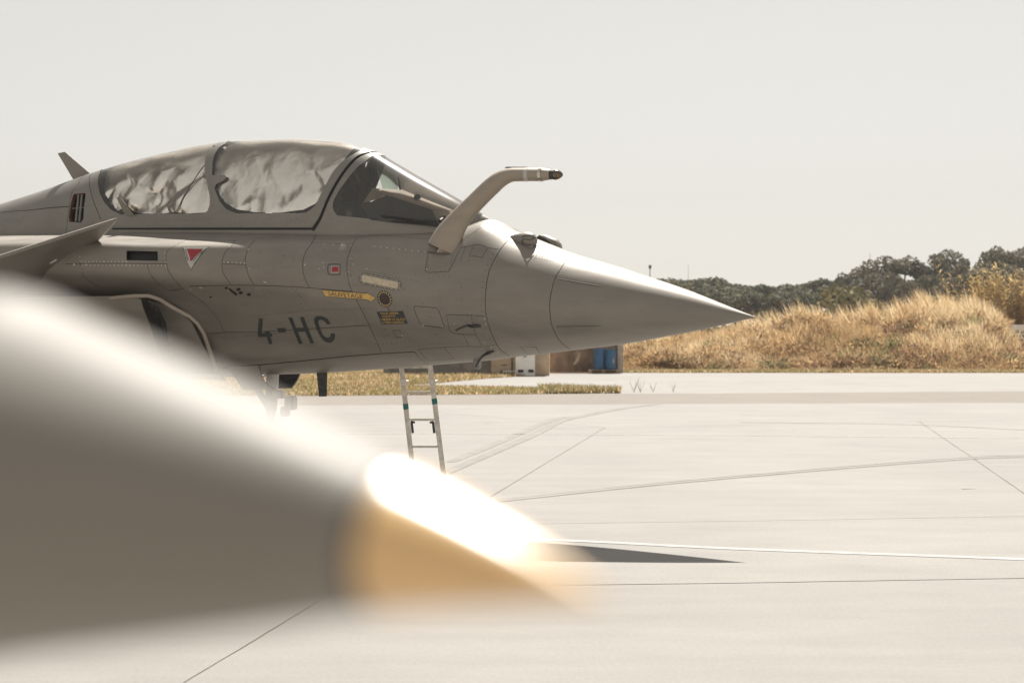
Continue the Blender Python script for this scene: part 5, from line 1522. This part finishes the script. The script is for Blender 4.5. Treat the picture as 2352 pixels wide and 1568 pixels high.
def bush_clusters(seed):
    r = random.Random(seed); out = []
    for k in range(20):
        a = r.uniform(0, 6.28); q = 2.3 * math.sqrt(r.random()); out.append((q * math.cos(a), q * math.sin(a), 1.0 + (1 - (q / 2.3) ** 2) * 2.4 * r.uniform(.5, 1), r.uniform(.5, .95)))
    return out
def trunk_mesh(name, kind, seed):
    r = random.Random(seed); s = MB(); H = {'pine': 6.2, 'euc': 9.0, 'bush': 1.8}[kind]
    pts = [np.array([0, 0, -.2])]; 
    for k in range(1, 6): pts.append(np.array([r.uniform(-.15, .15) * k * .5, r.uniform(-.15, .15) * k * .5, H * k / 5]))
    r0 = {'pine': .26, 'euc': .24, 'bush': .12}[kind]
    s.tube(pts, [r0 * (1 - .14 * k) for k in range(6)], 8)
    for k in range(7):
        b = pts[r.choice([2, 3, 4])]; a = r.uniform(0, 6.28); L = {'pine': 2.6, 'euc': 2.2, 'bush': 1.3}[kind] * r.uniform(.6, 1)
        s.tube([b, b + np.array([math.cos(a) * L * .5, math.sin(a) * L * .5, L * .45]), b + np.array([math.cos(a) * L, math.sin(a) * L, L * .75])], [r0 * .45, r0 * .3, r0 * .12], 6)
    me = bpy.data.meshes.new(name); me.from_pydata(s.v, [], s.f); me.materials.append(M['bark']); me.polygons.foreach_set('use_smooth', [True] * len(me.polygons)); return me
KIND = {'pine': [(crown_mesh('pine_crown', pine_clusters(i), .20, 210, i, PG, [.5, .3, .2], .75), trunk_mesh('pine_trunk', 'pine', i)) for i in range(4)],
        'euc': [(crown_mesh('leaf_crown', euc_clusters(20 + i), .22, 190, 30 + i, EG, [.5, .3, .2]), trunk_mesh('leaf_trunk', 'euc', 20 + i)) for i in range(4)],
        'bush': [(crown_mesh('bush_crown', bush_clusters(40 + i), .17, 230, 50 + i, SG_, [.5, .3, .2]), trunk_mesh('bush_trunk', 'bush', 40 + i)) for i in range(2)]}
TOPZ = {'pine': 7.9, 'euc': 11.6, 'bush': 3.9}
def tree(kind, px, ytop, d, name, label, group, sx=1.0, sunk=0.0):
    v = random.randrange(len(KIND[kind])); p = at_depth(px, ytop, d); sc = (p.z + sunk) / TOPZ[kind]
    t = empty(name, (p.x, d, -sunk)); tag(t, label, 'tree' if kind != 'bush' else 'bush', group)
    t.rotation_euler = (0, 0, random.uniform(0, 6.28)); t.scale = (sc * sx, sc * sx, sc)
    new_obj('crown', KIND[kind][v][0], t); new_obj('trunk', KIND[kind][v][1], t); return t
GP, GE = 'umbrella pines beyond the bank', 'tall ragged trees behind the reeds'
lp_ = 'dark umbrella pine in the row beyond the nose of the jet'
ORD = ['first', 'second', 'third', 'fourth', 'fifth', 'sixth', 'seventh', 'eighth', 'ninth', 'tenth', 'eleventh', 'twelfth', 'thirteenth', 'fourteenth', 'fifteenth', 'sixteenth', 'seventeenth', 'eighteenth', 'nineteenth', 'twentieth', 'last']
for i_, (x, yt, d) in enumerate(sorted([(1545, 636, 205), (1620, 634, 215), (1585, 648, 190), (1660, 652, 200), (1700, 649, 215), (1750, 654, 200), (1800, 650, 220), (1840, 648, 205), (1880, 645, 220), (1640, 664, 182), (1720, 668, 180), (1790, 668, 185), (1910, 640, 200), (1690, 660, 195), (1520, 645, 200), (1570, 660, 180), (1850, 664, 185)])):
    tree('pine', x, yt, d, 'umbrella_pine', 'dark umbrella pine, %s from the left in the row beyond the jet nose' % ORD[i_], GP, random.uniform(1.1, 1.4))
le = 'tall ragged evergreen in the row rising behind the reeds and bank'
for i_, (x, yt, d) in enumerate(sorted([(1955, 618, 190), (1985, 610, 200), (2035, 586, 185), (2075, 581, 190), (2110, 592, 188), (2150, 576, 190), (2175, 570, 195), (2205, 590, 186), (2240, 586, 195), (2285, 563, 185), (2325, 560, 190), (2360, 570, 190), (2400, 590, 190), (2060, 620, 176), (2130, 618, 175), (2190, 625, 176), (2015, 630, 178), (2260, 612, 176), (2310, 606, 178), (2095, 640, 170), (1930, 650, 172)])):
    tree('euc', x, yt, d, 'evergreen_tree', 'tall ragged evergreen, %s from the left in the row behind the bank' % ORD[i_], GE, random.uniform(.75, 1.45))
for i, (x, yt, d, lb) in enumerate([(1945, 660, 140, 'pale olive bush in front of the pines, left of the thin mast'), (1870, 705, 150, 'low dull green bush at the foot of the pines'), (1990, 690, 138, 'olive bush right at the foot of the thin mast'), (2050, 690, 140, 'dark bush between the mast and the tall evergreens'), (1660, 737, 108, 'dark bush just below the tip of the jet nose'), (1600, 744, 108, 'dark bush half hidden under the jet nose'), (1630, 741, 114, 'small dark bush between two others under the jet nose tip'), (1705, 738, 113, 'dark bush right of the jet nose tip, behind the dry grass'), (1570, 748, 114, 'leftmost dark bush under the jet nose'), (2180, 680, 142, 'bush below the tall evergreens, left of the reeds')]):
    tree('bush', x, yt, d, 'olive_bush', lb, None, 1.25)
# reed clumps at the right edge
def reed(px, ytop, d, label, seed):
    p = at_depth(px, ytop, d); base = 1.2; H = p.z - base; r = np.random.default_rng(seed); t = empty('giant_reed', (p.x, d, base)); tag(t, label, 'reeds', 'giant reed clumps on the bank')
    Vs, Cs = [], []
    s = MB()
    for k in range(46):
        a = r.uniform(0, 6.28); q = 1.1 * math.sqrt(r.random()); b = np.array([q * math.cos(a), q * math.sin(a), 0]); L = H * r.uniform(.62, 1.0); ln = np.array([-.16 + .25 * q * math.cos(a) / 1.1, .1 * math.sin(a), 1])
        top = b + ln * L; s.tube([b, b + ln * L * .5, top], [.022, .018, .006], 4, up=(1, 0, 0))
        for j in range(26):
            f = r.uniform(.22, 1.02); P0 = b + ln * L * f; az = r.uniform(0, 6.28); le_ = r.uniform(.35, .75); drop = r.uniform(-.1, .55)
            tip = P0 + np.array([math.cos(az) * le_ * .8 - .12, math.sin(az) * le_ * .8, le_ * drop]); w = np.cross(tip - P0, [0, 0, 1]); w = w / (np.linalg.norm(w) + 1e-9) * .035
            Vs.append([P0 - w * .4, (P0 + tip) / 2 - w + [0, 0, .05], tip, (P0 + tip) / 2 + w + [0, 0, .05]]); Cs.append([(.54, .38, .16), (.38, .28, .12), (.62, .48, .25), (.22, .18, .08)][r.choice(4, p=[.35, .25, .2, .2])])
    s.build('stems', M['wood'], None); o = bpy.data.objects[-1] if False else col.objects[-1]; o.parent = t
    new_obj('leaves', tri_mesh('reed_leaves', np.array(Vs), np.array(Cs, float), M['blade'], 4), t)
reed(2262, 608, 93, 'golden giant reed clump, leftmost above the bank', 1)
reed(2305, 622, 95, 'golden giant reed clump, middle one above the bank', 2)
reed(2350, 612, 94, 'golden giant reed clump cut by the right edge of the picture', 3)
reed(2405, 630, 95, 'golden giant reed clump outside the right edge of the picture', 4)
# masts
def mast(px, y0, y1, d, r, label, lamp=False):
    b = at_depth(px, y1, d); t = at_depth(px, y0, d); s = MB(); z0 = 0.0
    s.tube([(b.x, d, z0), (b.x, d, t.z * .5), (t.x, d, t.z)], [r, r * .8, r * .5], 8)
    if lamp: s.tube([(t.x, d, t.z - .35), (t.x, d, t.z - .3), (t.x, d, t.z), (t.x, d, t.z + .05)], [r, r * 1.9, r * 1.9, r * .6], 8)
    tag(s.build('mast', M['dark'] if lamp else M['wood'], None), label, 'mast')
mast(1493, 609, 640, 150, .07, 'short dark mast with a lamp just above the jet nose', True)
mast(1998.5, 582, 760, 105, .03, 'very thin tall whip mast in front of the evergreens')
mast(1581, 607, 660, 160, .03, 'faint thin whip mast above the umbrella pines')

# ------------------------------------------------------------------ air
hz = MB(); hz.box((0, 950, 9.5), (5200, 3600, 22)); hz_o = hz.build('haze', M['seam'])
hm_ = bpy.data.materials.new('summer_haze'); hm_.use_nodes = True; nt = hm_.node_tree
nt.nodes.remove(nt.nodes['Principled BSDF']); pv = nt.nodes.new('ShaderNodeVolumePrincipled')
pv.inputs['Color'].default_value = (.93, .93, .93, 1); pv.inputs['Density'].default_value = 0.00026; pv.inputs['Anisotropy'].default_value = 0.3
nt.links.new(pv.outputs[0], nt.nodes['Material Output'].inputs['Volume'])
hz_o.data.materials.clear(); hz_o.data.materials.append(hm_); tag(hz_o, kind='stuff')
